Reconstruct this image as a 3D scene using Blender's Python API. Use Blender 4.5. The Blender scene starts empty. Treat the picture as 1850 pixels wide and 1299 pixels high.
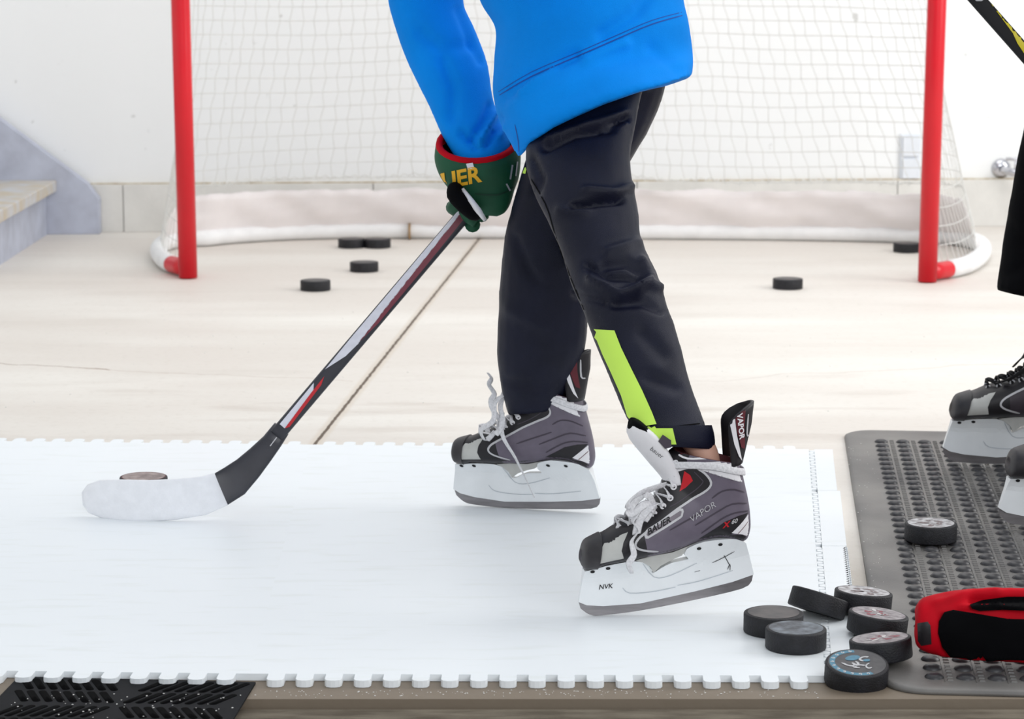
import bpy, bmesh, math, random
from mathutils import Vector, Matrix, noise
from mathutils.bvhtree import BVHTree
random.seed(7)
V3 = Vector
D = bpy.data
C = bpy.context.scene.collection
sc = bpy.context.scene
# ------------------------------------------------------------------ camera, world, light
FPX, CX, CY = 4800.0, 925.0, 649.5
TH = math.atan(769.5 / FPX)
CAMH = 0.90 * math.cos(TH)
cam = D.cameras.new('camera'); camo = D.objects.new('camera', cam); C.objects.link(camo)
cam.sensor_width = 36; cam.lens = 36 * FPX / 1850
camo.location = (0, 0, CAMH); camo.rotation_euler = (math.pi / 2 - TH, 0, 0)
cam.clip_end = 60
cam.dof.use_dof = True; cam.dof.focus_distance = 3.6; cam.dof.aperture_fstop = 13
sc.camera = camo
w = D.worlds.new('sky'); sc.world = w; w.use_nodes = True
wn = w.node_tree.nodes; wl = w.node_tree.links
bg = wn['Background']
bg.inputs[0].default_value = (0.90, 0.95, 1, 1); bg.inputs[1].default_value = 0.56
def area(name, loc, target, size, power, col):
    l = D.lights.new(name, 'AREA'); l.shape = 'RECTANGLE'; l.size = size[0]; l.size_y = size[1]
    l.energy = power; l.color = col
    o = D.objects.new(name, l); C.objects.link(o); o.location = loc
    o.rotation_euler = (V3(target) - V3(loc)).to_track_quat('-Z', 'Y').to_euler()
    return o
area('daylight_right', (3.9, 4.8, 2.0), (0.2, 4.7, 0.4), (2.8, 2.4), 84, (1, 0.985, 0.965))
area('daylight_door', (1.9, -1.8, 2.4), (0.4, 6.0, 0.8), (3.6, 2.0), 88, (0.97, 0.985, 1))
area('overhead_fill', (0.9, 5.8, 3.5), (0.6, 5.9, 0), (4.0, 3.0), 52, (1, 0.985, 0.96))  # added fill lamp, no real opening: brightens the back wall and middle floor
sc.view_settings.view_transform = 'Standard'; sc.view_settings.look = 'None'
sc.view_settings.gamma = 1; sc.view_settings.exposure = 0.26
# ------------------------------------------------------------------ picture geometry
CAM = V3((0, 0, CAMH)); FW = V3((0, math.cos(TH), -math.sin(TH))); UP = V3((0, math.sin(TH), math.cos(TH)))
def ray(px, py):
    return V3(((px - CX) / FPX, 0, 0)) + UP * (-(py - CY) / FPX) + FW
def P(px, py, d): return CAM + ray(px, py) * d
def G(px, py, z=0.0):
    r = ray(px, py); return CAM + r * ((z - CAMH) / r.z)
def pix(p):
    q = p - CAM; d = q.dot(FW)
    return (CX + FPX * q.x / d, CY - FPX * q.dot(UP) / d)
# ------------------------------------------------------------------ materials
def srgb(c):
    f = lambda v: (v / 255 / 12.92) if v / 255 <= 0.04045 else ((v / 255 + 0.055) / 1.055) ** 2.4
    return (f(c[0]), f(c[1]), f(c[2]), 1)
MATS = {}
def mat(name, col, rough=0.6, metal=0.0, var=0.12, scale=40.0, bump=0.0, bscale=200.0, col2=None, spec=0.5, stretch=(1, 1, 1), lo=0.35, hi=0.65, sheen=0.0):
    """procedural material: noise-driven colour variation plus bump"""
    if name in MATS: return MATS[name]
    m = D.materials.new(name); m.use_nodes = True; n = m.node_tree.nodes; l = m.node_tree.links
    b = n['Principled BSDF']
    b.inputs['Roughness'].default_value = rough; b.inputs['Metallic'].default_value = metal
    b.inputs['Specular IOR Level'].default_value = spec
    if sheen: b.inputs['Sheen Weight'].default_value = sheen
    tc = n.new('ShaderNodeTexCoord'); mp = n.new('ShaderNodeMapping'); mp.inputs['Scale'].default_value = stretch
    l.new(tc.outputs['Object'], mp.inputs[0])
    nz = n.new('ShaderNodeTexNoise'); nz.inputs['Scale'].default_value = scale; nz.inputs['Detail'].default_value = 6
    l.new(mp.outputs[0], nz.inputs['Vector'])
    r = n.new('ShaderNodeValToRGB'); c = srgb(col)
    c2 = srgb(col2) if col2 else tuple(x * (1 - var) for x in c[:3]) + (1,)
    r.color_ramp.elements[0].color = c2; r.color_ramp.elements[1].color = c
    r.color_ramp.elements[0].position = lo; r.color_ramp.elements[1].position = hi
    l.new(nz.outputs[0], r.inputs[0]); l.new(r.outputs[0], b.inputs['Base Color'])
    if bump:
        n2 = n.new('ShaderNodeTexNoise'); n2.inputs['Scale'].default_value = bscale; n2.inputs['Detail'].default_value = 4
        l.new(mp.outputs[0], n2.inputs['Vector'])
        bp = n.new('ShaderNodeBump'); bp.inputs['Strength'].default_value = bump; bp.inputs['Distance'].default_value = 0.002
        l.new(n2.outputs[0], bp.inputs['Height']); l.new(bp.outputs[0], b.inputs['Normal'])
    MATS[name] = m; return m
# ------------------------------------------------------------------ mesh builder
ORG = {}
class MB:
    def __init__(s): s.V = []; s.F = []; s.M = []; s.S = []; s.mats = []
    def mi(s, m):
        if m not in s.mats: s.mats.append(m)
        return s.mats.index(m)
    def add(s, vs, fs, m, smooth=True):
        o = len(s.V); s.V += [V3(v) for v in vs]; k = s.mi(m)
        for f in fs: s.F.append([i + o for i in f]); s.M.append(k); s.S.append(smooth)
        return s
    def loft(s, rings, m, cap=(True, True), closed=True, smooth=True):
        n = len(rings[0]); vs = [p for r in rings for p in r]; fs = []
        for i in range(len(rings) - 1):
            for j in range(n if closed else n - 1):
                k = (j + 1) % n
                fs.append([i * n + j, i * n + k, (i + 1) * n + k, (i + 1) * n + j])
        if cap[0]: fs.append(list(range(n))[::-1])
        if cap[1]: fs.append([(len(rings) - 1) * n + j for j in range(n)])
        return s.add(vs, fs, m, smooth)
    def tube(s, pts, r, m, n=10, cap=True, flat=1.0, closed=False):
        pts = [V3(p) for p in pts]; rings = []; N = len(pts)
        rr = r if isinstance(r, (list, tuple)) else [r] * N
        ref = None
        for i, p in enumerate(pts):
            if closed: t = pts[(i + 1) % N] - pts[i - 1]
            else: t = pts[min(i + 1, N - 1)] - pts[max(i - 1, 0)]
            t.normalize()
            if ref is None:
                ref = t.orthogonal().normalized() if abs(t.z) > .9 else t.cross(V3((0, 0, 1))).normalized()
            u = (ref - t * ref.dot(t)).normalized(); v = t.cross(u); ref = u
            rings.append([p + u * rr[i] * math.cos(a) + v * rr[i] * flat * math.sin(a) for a in [2 * math.pi * k / n for k in range(n)]])
        if closed: rings.append(rings[0]); return s.loft(rings, m, (False, False))
        return s.loft(rings, m, (cap, cap))
    def ribbon(s, pts, wd, th, m, wvec=None, twist=None):
        """flat band through pts; wvec = width direction"""
        pts = [V3(p) for p in pts]; rings = []; N = len(pts)
        for i, p in enumerate(pts):
            t = (pts[min(i + 1, N - 1)] - pts[max(i - 1, 0)]).normalized()
            wv = V3(wvec) if wvec is not None else V3((0, 0, 1))
            u = wv - t * wv.dot(t)
            if u.length < 1e-4: u = t.orthogonal()
            u.normalize(); v = t.cross(u)
            if twist is not None:
                a = twist[i] if isinstance(twist, (list, tuple)) else twist * i
                u, v = u * math.cos(a) + v * math.sin(a), v * math.cos(a) - u * math.sin(a)
            ww = wd[i] if isinstance(wd, (list, tuple)) else wd
            rings.append([p + u * ww / 2 * math.cos(a) + v * th / 2 * math.sin(a) for a in [2 * math.pi * k / 8 for k in range(8)]])
        return s.loft(rings, m)
    def prism(s, bot, top, m, smooth=False):
        n = len(bot); fs = [list(range(n))[::-1], [n + i for i in range(n)]]
        fs += [[i, (i + 1) % n, n + (i + 1) % n, n + i] for i in range(n)]
        return s.add(list(bot) + list(top), fs, m, smooth)
    def box(s, a, b, m):
        (x0, y0, z0), (x1, y1, z1) = a, b
        q = [(x0, y0), (x1, y0), (x1, y1), (x0, y1)]
        return s.prism([(x, y, z0) for x, y in q], [(x, y, z1) for x, y in q], m)
    def lathe(s, prof, m, n=32, org=(0, 0, 0), axis='Z'):
        rings = []
        for r, z in prof:
            ring = []
            for k in range(n):
                a = 2 * math.pi * k / n; p = (r * math.cos(a), r * math.sin(a), z)
                if axis == 'Y': p = (p[0], p[2], p[1])
                if axis == 'X': p = (p[2], p[0], p[1])
                ring.append(V3(org) + V3(p))
            rings.append(ring)
        return s.loft(rings, m, (prof[0][0] > 1e-6, prof[-1][0] > 1e-6))
    def patch(s, pts2, proj, m, maxlen, holes=None):
        """2D polygon tessellated and laid onto a surface with proj(x, y)"""
        bm = bmesh.new(); vs = [bm.verts.new((x, y, 0)) for x, y in pts2]
        try: bm.faces.new(vs)
        except Exception: bm.free(); return s
        bmesh.ops.triangulate(bm, faces=bm.faces[:])
        for it in range(5):
            es = [e for e in bm.edges if e.calc_length() > maxlen]
            if not es: break
            bmesh.ops.subdivide_edges(bm, edges=es, cuts=1)
            bmesh.ops.triangulate(bm, faces=[f for f in bm.faces if len(f.verts) > 3])
        s._proj(bm, proj, m); bm.free(); return s
    def _proj(s, bm, proj, m):
        bm.verts.index_update(); P3 = [proj(v.co.x, v.co.y) for v in bm.verts]
        used = {}; out = []; fs = []
        for f in bm.faces:
            ids = [v.index for v in f.verts]
            if any(P3[i] is None for i in ids): continue
            q = []
            for i in ids:
                if i not in used: used[i] = len(out); out.append(P3[i])
                q.append(used[i])
            fs.append(q)
        s.add(out, fs, m)
    def stroke(s, pts, wd, proj, m, maxlen):
        pts = smooth2(pts, 3); n = len(pts); L = []; R = []
        for i in range(n):
            a = pts[max(i - 1, 0)]; b = pts[min(i + 1, n - 1)]
            dx, dy = b[0] - a[0], b[1] - a[1]; q = math.hypot(dx, dy) or 1
            ww = wd * (1 if 0 < i < n - 1 else .6)
            L.append((pts[i][0] - dy / q * ww / 2, pts[i][1] + dx / q * ww / 2)); R.append((pts[i][0] + dy / q * ww / 2, pts[i][1] - dx / q * ww / 2))
        for i in range(n - 1): s.patch([L[i], L[i + 1], R[i + 1], R[i]], proj, m, maxlen)
        return s
    def text(s, txt, org, ex, ey, size, proj, m, bold=0.0, maxlen=8):
        """letters placed in 2D at org with axes ex, ey then projected"""
        cu = D.curves.new('t', 'FONT'); cu.body = txt; cu.size = 1; cu.offset = bold; cu.resolution_u = 3
        o = D.objects.new('t', cu); C.objects.link(o); dg = bpy.context.evaluated_depsgraph_get(); dg.update()
        me = o.evaluated_get(dg).to_mesh(); bm = bmesh.new(); bm.from_mesh(me)
        for v in bm.verts:
            x, y = v.co.x * size, v.co.y * size
            v.co = V3((org[0] + ex[0] * x + ey[0] * y, org[1] + ex[1] * x + ey[1] * y, 0))
        bmesh.ops.triangulate(bm, faces=bm.faces[:])
        for it in range(2):
            es = [e for e in bm.edges if e.calc_length() > maxlen]
            if not es: break
            bmesh.ops.subdivide_edges(bm, edges=es, cuts=1)
            bmesh.ops.triangulate(bm, faces=[f for f in bm.faces if len(f.verts) > 3])
        s._proj(bm, proj, m); bm.free(); D.objects.remove(o); D.curves.remove(cu); return s
    def bvh(s): return BVHTree.FromPolygons(s.V, s.F)
    def build(s, name, parent=None, org=None, xf=None, sub=0, bevel=0, label=None):
        vs = [xf @ v for v in s.V] if xf is not None else s.V
        if org is None: org = ORG[parent] if parent else base_of(vs)
        org = V3(org)
        me = D.meshes.new(name); me.from_pydata([v - org for v in vs], [], s.F); me.validate(); me.update()
        for m in s.mats: me.materials.append(m)
        if len(me.polygons) == len(s.F):
            me.polygons.foreach_set('material_index', s.M); me.polygons.foreach_set('use_smooth', s.S)
        bm = bmesh.new(); bm.from_mesh(me); bmesh.ops.recalc_face_normals(bm, faces=bm.faces[:]); bm.to_mesh(me); bm.free()
        o = D.objects.new(name, me); C.objects.link(o); ORG[o] = org
        if parent: o.parent = parent; o.location = org - ORG[parent]
        else: o.location = org
        if bevel:
            b = o.modifiers.new('bevel', 'BEVEL'); b.width = bevel; b.segments = 3; b.limit_method = 'ANGLE'; b.angle_limit = .7
        if sub:
            b = o.modifiers.new('sub', 'SUBSURF'); b.levels = sub; b.render_levels = sub
        if label: o['label'] = label
        return o
def base_of(vs):
    xs = [v.x for v in vs]; ys = [v.y for v in vs]
    return V3(((min(xs) + max(xs)) / 2, (min(ys) + max(ys)) / 2, min(v.z for v in vs)))
def smooth2(pts, n=4):
    """Catmull-Rom through points of any dimension"""
    if len(pts) < 3: return list(pts)
    out = []; dim = len(pts[0])
    for i in range(len(pts) - 1):
        p0 = pts[max(i - 1, 0)]; p1 = pts[i]; p2 = pts[i + 1]; p3 = pts[min(i + 2, len(pts) - 1)]
        for k in range(n):
            t = k / n
            out.append(tuple(0.5 * (2 * p1[d] + (p2[d] - p0[d]) * t + (2 * p0[d] - 5 * p1[d] + 4 * p2[d] - p3[d]) * t * t + (3 * p1[d] - p0[d] - 3 * p2[d] + p3[d]) * t ** 3) for d in range(dim)))
    out.append(tuple(pts[-1])); return out
def thing(name, loc, label, cat, group=None):
    o = D.objects.new(name, None); C.objects.link(o); o.location = loc; o.empty_display_size = .05
    ORG[o] = V3(loc); return tag(o, label, cat, group)
def tag(o, label, cat, group=None, kind=None):
    o['label'] = label; o['category'] = cat
    if group: o['group'] = group
    if kind: o['kind'] = kind
    return o
def struct(o): o['kind'] = 'structure'; return o
def fuse(mb, voxel=0.006, smooth=4):
    """fuse overlapping shells into one continuous surface; returns (verts, faces)"""
    me = D.meshes.new('t'); me.from_pydata(mb.V, [], mb.F); o = D.objects.new('t', me); C.objects.link(o)
    bm = bmesh.new(); bm.from_mesh(me); bmesh.ops.recalc_face_normals(bm, faces=bm.faces[:]); bm.to_mesh(me); bm.free()
    r = o.modifiers.new('r', 'REMESH'); r.mode = 'VOXEL'; r.voxel_size = voxel
    k = o.modifiers.new('s', 'SMOOTH'); k.iterations = smooth; k.factor = .5
    dg = bpy.context.evaluated_depsgraph_get(); dg.update(); e = o.evaluated_get(dg).to_mesh()
    vs = [v.co.copy() for v in e.vertices]; ns = [v.normal.copy() for v in e.vertices]; fs = [list(p.vertices) for p in e.polygons]
    D.objects.remove(o); return vs, ns, fs
def folds(vs, ns, lines, amp=1.0, rough=0.0015, rs=14):
    """press cloth folds (px polylines: pts, width px, depth m) into the surface that faces the viewer, plus loose creasing"""
    out = []
    for v, n in zip(vs, ns):
        x, y = pix(v); fac = max(0.0, -n.dot((v - CAM).normalized())) ** .5; h = 0
        for pts, wd, dep in lines:
            best = 1e9
            for (ax, ay), (bx, by) in zip(pts, pts[1:]):
                dx, dy = bx - ax, by - ay; q = dx * dx + dy * dy or 1
                t = max(0, min(1, ((x - ax) * dx + (y - ay) * dy) / q))
                dd = math.hypot(x - ax - t * dx, y - ay - t * dy)
                if dd < best: best = dd
            if best < wd * 3: h += dep * math.exp(-(best / wd) ** 2)
        h = h * fac * amp + rough * noise.noise(v * rs) + rough * .5 * noise.noise(v * rs * 2.3)
        out.append(v + n * h)
    return out
def cam_proj(bvh, off=0.0015):
    def f(x, y):
        r = ray(x, y).normalized(); h = bvh.ray_cast(CAM, r)
        return None if h[0] is None else h[0] - r * off
    return f
def ring_px(L, R, d, ratio, n=20, bulge=1.0):
    """ellipse whose outline ends are picture points L and R at depth d, thickness = ratio * width"""
    a = P(L[0], L[1], d); b = P(R[0], R[1], d); c = (a + b) / 2; u = (b - a) / 2
    t = u.cross(ray(*[(L[i] + R[i]) / 2 for i in (0, 1)]).normalized()).normalized()
    v = u.normalized().cross(t).normalized() * u.length * ratio
    return [c + u * math.cos(q) + v * math.sin(q) for q in [2 * math.pi * k / n for k in range(n)]]
def limb(mb, st, m, sub=3, n=20):
    """st: (Lx,Ly,Rx,Ry,d,ratio)"""
    S = smooth2(st, sub)
    mb.loft([ring_px((q[0], q[1]), (q[2], q[3]), q[4], q[5], n) for q in S], m)
    return mb
# ------------------------------------------------------------------ palette
M_wall = mat('wall_paint', (240, 241, 241), .7, col2=(206, 206, 204), lo=.25, hi=.29, scale=22, bump=.08, bscale=60)
M_block = mat('concrete_block', (226, 224, 219), .85, var=.1, scale=12, bump=.35, bscale=90)
M_sheet = mat('white_plastic', (236, 240, 243), .42, col2=(231, 235, 236), lo=.3, hi=.46, scale=9, stretch=(1, 5, 1), spec=.4)
M_rub = mat('black_rubber', (24, 24, 31), .6, col2=(12, 12, 17), scale=90, bump=.5, bscale=500)
M_red = mat('red_enamel', (214, 6, 30), .3, var=.08, scale=8)
M_pipe = mat('white_padding', (240, 240, 240), .55, var=.08, scale=20)
M_cord = mat('net_cord', (222, 222, 218), .9, var=.1)
M_cord2 = mat('skirt_canvas', (238, 232, 231), .85, var=.10, scale=6, stretch=(1, 1, 1), bump=.4, bscale=25)
M_grey = mat('grey_stair_paint', (190, 195, 210), .6, col2=(174, 178, 192), scale=14, bump=.2, bscale=80)
M_tread = mat('worn_tread', (196, 197, 200), .7, col2=(194, 180, 156), scale=6, stretch=(2, 2, 2))
M_mat = mat('grey_rubber_mat', (120, 117, 113), .5, col2=(86, 84, 83), scale=5, bump=.15, bscale=300, spec=.6)
M_dome = mat('mat_studs', (50, 49, 52), .42, var=.15, scale=60)
M_blackpl = mat('black_slotted_plastic', (22, 23, 27), .7, var=.3, scale=30, spec=.12)
M_slot = mat('slot_shade_black', (3, 3, 4), .95, spec=.05)  # near-black colour standing in for the shade inside open slots
M_blue = mat('blue_fleece', (0, 140, 240), .8, var=.1, scale=12, bump=.25, bscale=700, spec=.12)
M_blued = mat('blue_stitching', (4, 76, 168), .8)
M_navy = mat('navy_knit', (17, 20, 40), .46, var=.25, scale=20, bump=.3, bscale=900, spec=.22)
M_neon = mat('neon_yellow', (205, 246, 96), .7, var=.05, scale=8)
M_blackcloth = mat('black_cloth', (7, 7, 10), .9, var=.3, scale=20, spec=.1)
M_skin = mat('skin', (206, 160, 140), .55, var=.08, scale=30)
M_white = mat('white_plastic_holder', (238, 241, 243), .32, var=.06, scale=25)
M_steel = mat('steel', (150, 146, 148), .34, metal=.75, var=.2, scale=30, stretch=(1, 1, 6))
M_bk = mat('boot_black', (24, 20, 26), .5, var=.2, scale=60)
M_toe = mat('toe_cap_black', (52, 49, 52), .5, col2=(32, 30, 34), scale=30)
M_quarter = mat('boot_grey_purple', (104, 96, 110), .5, var=.12, scale=60)
M_groove = mat('boot_groove', (66, 58, 70), .6)
M_silver = mat('boot_silver', (196, 195, 198), .4, var=.08)
M_sgrey = mat('boot_light_grey', (192, 192, 188), .6, var=.12, scale=50)
M_bred = mat('boot_red', (196, 22, 36), .4, var=.1)
M_maroon = mat('boot_maroon', (96, 20, 34), .6, var=.2)
M_lace = mat('lace_white', (228, 227, 230), .85, var=.22, scale=350)
M_bwhite = mat('boot_white', (232, 230, 233), .5, var=.04)
M_bklace = mat('lace_black', (22, 20, 24), .85, var=.4, scale=350)
M_ink = mat('black_ink', (18, 17, 20), .7)
M_green = mat('glove_green', (2, 80, 50), .65, var=.2, scale=25)
M_yel = mat('glove_gold', (240, 180, 30), .6, var=.08)
M_gred = mat('glove_red', (196, 0, 26), .7, var=.2, scale=25, spec=.15)
M_chrome = mat('chrome', (200, 200, 205), .15, metal=1, var=.05)
M_plate = mat('plate_white', (226, 230, 236), .5, var=.04)
M_stickbk = mat('stick_dark', (48, 48, 56), .38, var=.2, scale=40)
M_stickmr = mat('stick_maroon', (122, 42, 60), .38, var=.15)
M_stickwh = mat('stick_white', (222, 222, 232), .35, var=.1, scale=60, stretch=(1, 8, 1))
M_tape = mat('white_tape', (240, 241, 245), .8, var=.06, scale=60, bump=.3, bscale=300)
M_yelst = mat('stick_yellow', (226, 208, 30), .4, var=.05)

# concrete floor: blotches, front dirt, control joint, crack
def floor_material():
    m = D.materials.new('concrete_floor'); m.use_nodes = True; n = m.node_tree.nodes; l = m.node_tree.links
    b = n['Principled BSDF']; b.inputs['Roughness'].default_value = .6
    def N(t, **k):
        x = n.new(t)
        for a, v in k.items(): setattr(x, a, v)
        return x
    def math_(op, a, b_=None, clamp=False):
        x = N('ShaderNodeMath', operation=op, use_clamp=clamp)
        for i, q in enumerate((a, b_)):
            if q is None: continue
            if isinstance(q, (int, float)): x.inputs[i].default_value = q
            else: l.new(q, x.inputs[i])
        return x.outputs[0]
    geo = N('ShaderNodeNewGeometry'); sep = N('ShaderNodeSeparateXYZ'); l.new(geo.outputs['Position'], sep.inputs[0])
    X, Y = sep.outputs[0], sep.outputs[1]
    def noise_(scale, det=5, stretch=(1, 1, 1)):
        mp = N('ShaderNodeMapping'); mp.inputs['Scale'].default_value = stretch; l.new(geo.outputs['Position'], mp.inputs[0])
        x = N('ShaderNodeTexNoise'); x.inputs['Scale'].default_value = scale; x.inputs['Detail'].default_value = det
        l.new(mp.outputs[0], x.inputs['Vector']); return x.outputs[0]
    def mix(fac, a, b_):
        x = N('ShaderNodeMix', data_type='RGBA')
        if isinstance(fac, (int, float)): x.inputs[0].default_value = fac
        else: l.new(fac, x.inputs[0])
        for i, q in ((6, a), (7, b_)):
            if isinstance(q, tuple): x.inputs[i].default_value = q
            else: l.new(q, x.inputs[i])
        return x.outputs[2]
    big = noise_(1.6, 6, (.5, 1.6, 1)); fine = noise_(60, 6); 
    f1 = math_('MULTIPLY', math_('SUBTRACT', big, .42, ), 3.2, True)
    col = mix(f1, srgb((218, 211, 203)), srgb((231, 227, 220)))
    blot = noise_(5, 8, (.35, 1.4, 1)); f2 = math_('MULTIPLY', math_('SUBTRACT', blot, .53), 5, True)
    # worn band between the sheet and the goal
    band = math_('SUBTRACT', 1.0, math_('MULTIPLY', math_('ABSOLUTE', math_('SUBTRACT', Y, 4.95)), 1.8), True)
    col = mix(math_('MULTIPLY', math_('MULTIPLY', f2, band), .45), col, srgb((166, 145, 130)))
    col = mix(math_('MULTIPLY', f2, .12), col, srgb((150, 135, 118)))
    f3 = math_('MULTIPLY', math_('SUBTRACT', .46, fine), 2.0, True)
    col = mix(math_('MULTIPLY', f3, .35), col, srgb((170, 158, 142)))
    # ingrained dirt along the door edge of the slab
    wob = math_('MULTIPLY', math_('SUBTRACT', noise_(7, 4), .5), .25)
    dirt = math_('MULTIPLY', math_('SUBTRACT', 3.95, math_('ADD', Y, wob)), 1.5, True)
    col = mix(math_('MULTIPLY', dirt, .93), col, srgb((112, 97, 78)))
    def line(p, q, wd, wobs, wamp, colr, alpha=1.0):
        nonlocal col
        d = (q - p); L = d.length; d.normalize(); nx, ny = -d.y, d.x
        dist = math_('ADD', math_('MULTIPLY', math_('SUBTRACT', X, p.x), nx), math_('MULTIPLY', math_('SUBTRACT', Y, p.y), ny))
        al = math_('ADD', math_('MULTIPLY', math_('SUBTRACT', X, p.x), d.x), math_('MULTIPLY', math_('SUBTRACT', Y, p.y), d.y))
        dist = math_('ABSOLUTE', math_('ADD', dist, math_('MULTIPLY', math_('SUBTRACT', noise_(wobs, 6), .5), wamp)))
        k = math_('MULTIPLY', math_('SUBTRACT', wd, dist), 1 / (wd * .5), True)
        inside = math_('MULTIPLY', math_('GREATER_THAN', al, 0.0), math_('LESS_THAN', al, L))
        col = mix(math_('MULTIPLY', math_('MULTIPLY', k, inside), alpha), col, colr)
    a, c = G(866, 431), G(545, 832)
    line(a, c, .016, 30, .004, srgb((205, 192, 176)), .6)
    line(a, c, .0042, 40, .006, srgb((84, 66, 48)))
    line(G(-60, 652), G(200, 668), .0032, 12, .05, srgb((120, 92, 66)), .9)
    line(G(150, 666), G(640, 688), .0022, 9, .06, srgb((150, 120, 96)), .6)
    line(G(1240, 688), G(1850, 655), .006, 6, .12, srgb((196, 186, 176)), .45)
    l.new(col, b.inputs['Base Color'])
    bp = N('ShaderNodeBump'); bp.inputs['Strength'].default_value = .25; bp.inputs['Distance'].default_value = .003
    l.new(fine, bp.inputs['Height']); l.new(bp.outputs[0], b.inputs['Normal'])
    return m
M_floor = floor_material()
M_curb = mat('dirty_concrete', (110, 98, 80), .8, col2=(98, 86, 68), scale=30, stretch=(.5, 3, 1), bump=.6, bscale=120)
M_drive = mat('driveway_concrete', (112, 103, 88), .85, col2=(78, 68, 54), scale=24, stretch=(.6, 2, 1), bump=.6, bscale=120)
# ------------------------------------------------------------------ setting
fy = G(900, 1263).y
b = MB(); b.box((-3.2, fy, -.12), (3.6, 10.2, 0), M_floor); struct(b.build('floor', org=(0, 6, -.12)))
b = MB(); fs = fy - .012
b.box((-3.2, 1.0, -.14), (3.6, fs, -.009), M_drive); struct(b.build('floor_driveway', org=(0, 2, -.14)))
WA, WB = G(300, 419), G(1800, 409)
wd = (WB - WA).normalized(); wn_ = V3((wd.y, -wd.x, 0))      # towards the camera
def onwall(x, off=0.0):    # point of the wall line at world x
    t = (x - WA.x) / wd.x; return WA + wd * t - wn_ * 0 + wn_ * off
def wallbox(mb, x0, x1, z0, z1, o0, o1, m):
    q = [onwall(x0, o1), onwall(x1, o1), onwall(x1, o0), onwall(x0, o0)]
    return mb.prism([(p.x, p.y, z0) for p in q], [(p.x, p.y, z1) for p in q], m)
b = MB(); wallbox(b, -2.7, 3.4, 0, 3.0, -.22, -.018, M_wall); struct(b.build('wall_back'))
b = MB()
xs = [-2.7, -1.79, -1.17, -.42, .38, 1.18, 1.98, 2.8, 3.4]
for x0, x1 in zip(xs, xs[1:]): wallbox(b, x0 + .0012, x1 - .0012, 0, .144, -.018, 0, M_block)
struct(b.build('baseboard_back', bevel=.0015))
b = MB(); wallbox(b, -2.7, 3.4, .140, .1475, -.02, -.0035, mat('brown_gap', (176, 160, 132), .9, col2=(206, 198, 180), scale=40, lo=.4, hi=.6)); struct(b.build('trim_1'))
b = MB(); b.box((-2.9, 2.2, 0), (-2.7, 8.4, 3.0), M_wall); struct(b.build('wall_left_unseen'))  # out of view, put in to cut the light coming from the left

# staircase (grey, rises to the left along the back wall)
st = thing('staircase', G(60, 440), 'grey painted wooden steps rising to the left against the white back wall', 'stairs')
wy = onwall(-1.4).y - .004
sx = lambda px, py=420: (px - CX) / (FPX / (wy * math.cos(TH) + CAMH * math.sin(TH)))
SS = FPX / (wy * math.cos(TH) + CAMH * math.sin(TH))
def wz(py): return (421 - py) / SS
b = MB(); poly = [(183, 421), (183, 358), (164, 331), (0, 205), (-190, 58), (-190, 421)]
q = [V3((sx(x), onwall(sx(x)).y - .003, wz(y))) for x, y in poly]
b.prism([p - V3((0, .045, 0)) for p in q], q, M_grey); b.build('stringer', st, bevel=.002)
x1 = sx(90)
for i in range(3):
    xr = x1 - i * .25; z = .163 * (i + 1)
    yb = onwall(xr).y - .05
    b = MB(); b.box((xr - .02, 6.95, z - .163 + (0 if i == 0 else 0.0)), (xr, yb, z - .034), M_grey); b.build('riser', st)
    b = MB(); b.box((xr - .27, 6.93, z - .034), (xr + .032, yb, z), M_tread); b.build('tread', st, bevel=.004)
b = MB(); b.prism([(x1 - .005, 6.93, 0), (x1 - .78, 6.93, 0), (x1 - .78, 6.93, .455), (x1 - .505, 6.93, .455), (x1 - .505, 6.93, .29), (x1 - .255, 6.93, .29), (x1 - .255, 6.93, .128), (x1 - .005, 6.93, .128)],
        [(x1 - .005, 6.97, 0), (x1 - .78, 6.97, 0), (x1 - .78, 6.97, .455), (x1 - .505, 6.97, .455), (x1 - .505, 6.97, .29), (x1 - .255, 6.97, .29), (x1 - .255, 6.97, .128), (x1 - .005, 6.97, .128)], M_grey)
b.build('stringer', st)

# outlet plate and tap on the wall
def wallpt(px, py, off=0.0):
    r = ray(px, py); p0 = onwall(0, off - .018); t = (p0 - CAM).dot(wn_) / r.dot(wn_); return CAM + r * t
c = wallpt(1643, 284); t = thing('outlet_cover', c, 'pale grey weatherproof outlet cover on the wall behind the right goal post', 'outlet cover')
b = MB(); hw, hh = .031, .072
def plate(mb, hw, hh, o0, o1, m, cz=0):
    q = [c + wd * sx_ * hw + V3((0, 0, 1)) * (sz * hh + cz) for sx_, sz in ((-1, -1), (1, -1), (1, 1), (-1, 1))]
    mb.prism([p + wn_ * o0 for p in q], [p + wn_ * o1 for p in q], m)
plate(b, hw, hh, 0.0005, .012, M_plate); b.build('box', t, bevel=.004)
b = MB(); plate(b, hw * .8, hh * .42, .012, .02, M_plate, .034); plate(b, hw * .8, hh * .42, .012, .02, M_plate, -.034); b.build('lid', t, bevel=.003)
c = wallpt(1808, 304); t = thing('wall_tap', c, 'chrome garden tap on the back wall beside the black trouser leg', 'tap')
b = MB(); b.lathe([(.03, -.0005), (.03, -.004), (.024, -.012), (.012, -.016)], M_chrome, 32, c, 'Y'); b.build('escutcheon', t)
b = MB(); b.tube([c + V3((0, -.01, 0)), c + V3((.004, -.05, -.003)), c + V3((.02, -.075, -.006)), c + V3((.06, -.085, -.012)), c + V3((.075, -.088, -.04))], [.011, .011, .013, .011, .011], M_chrome, 16); b.build('spout', t)
b = MB(); b.tube([c + V3((.03, -.08, .0)), c + V3((.03, -.08, .035))], .004, M_chrome); b.tube([c + V3((.0, -.08, .035)), c + V3((.06, -.08, .035))], .005, M_chrome); b.build('handle', t)

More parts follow.
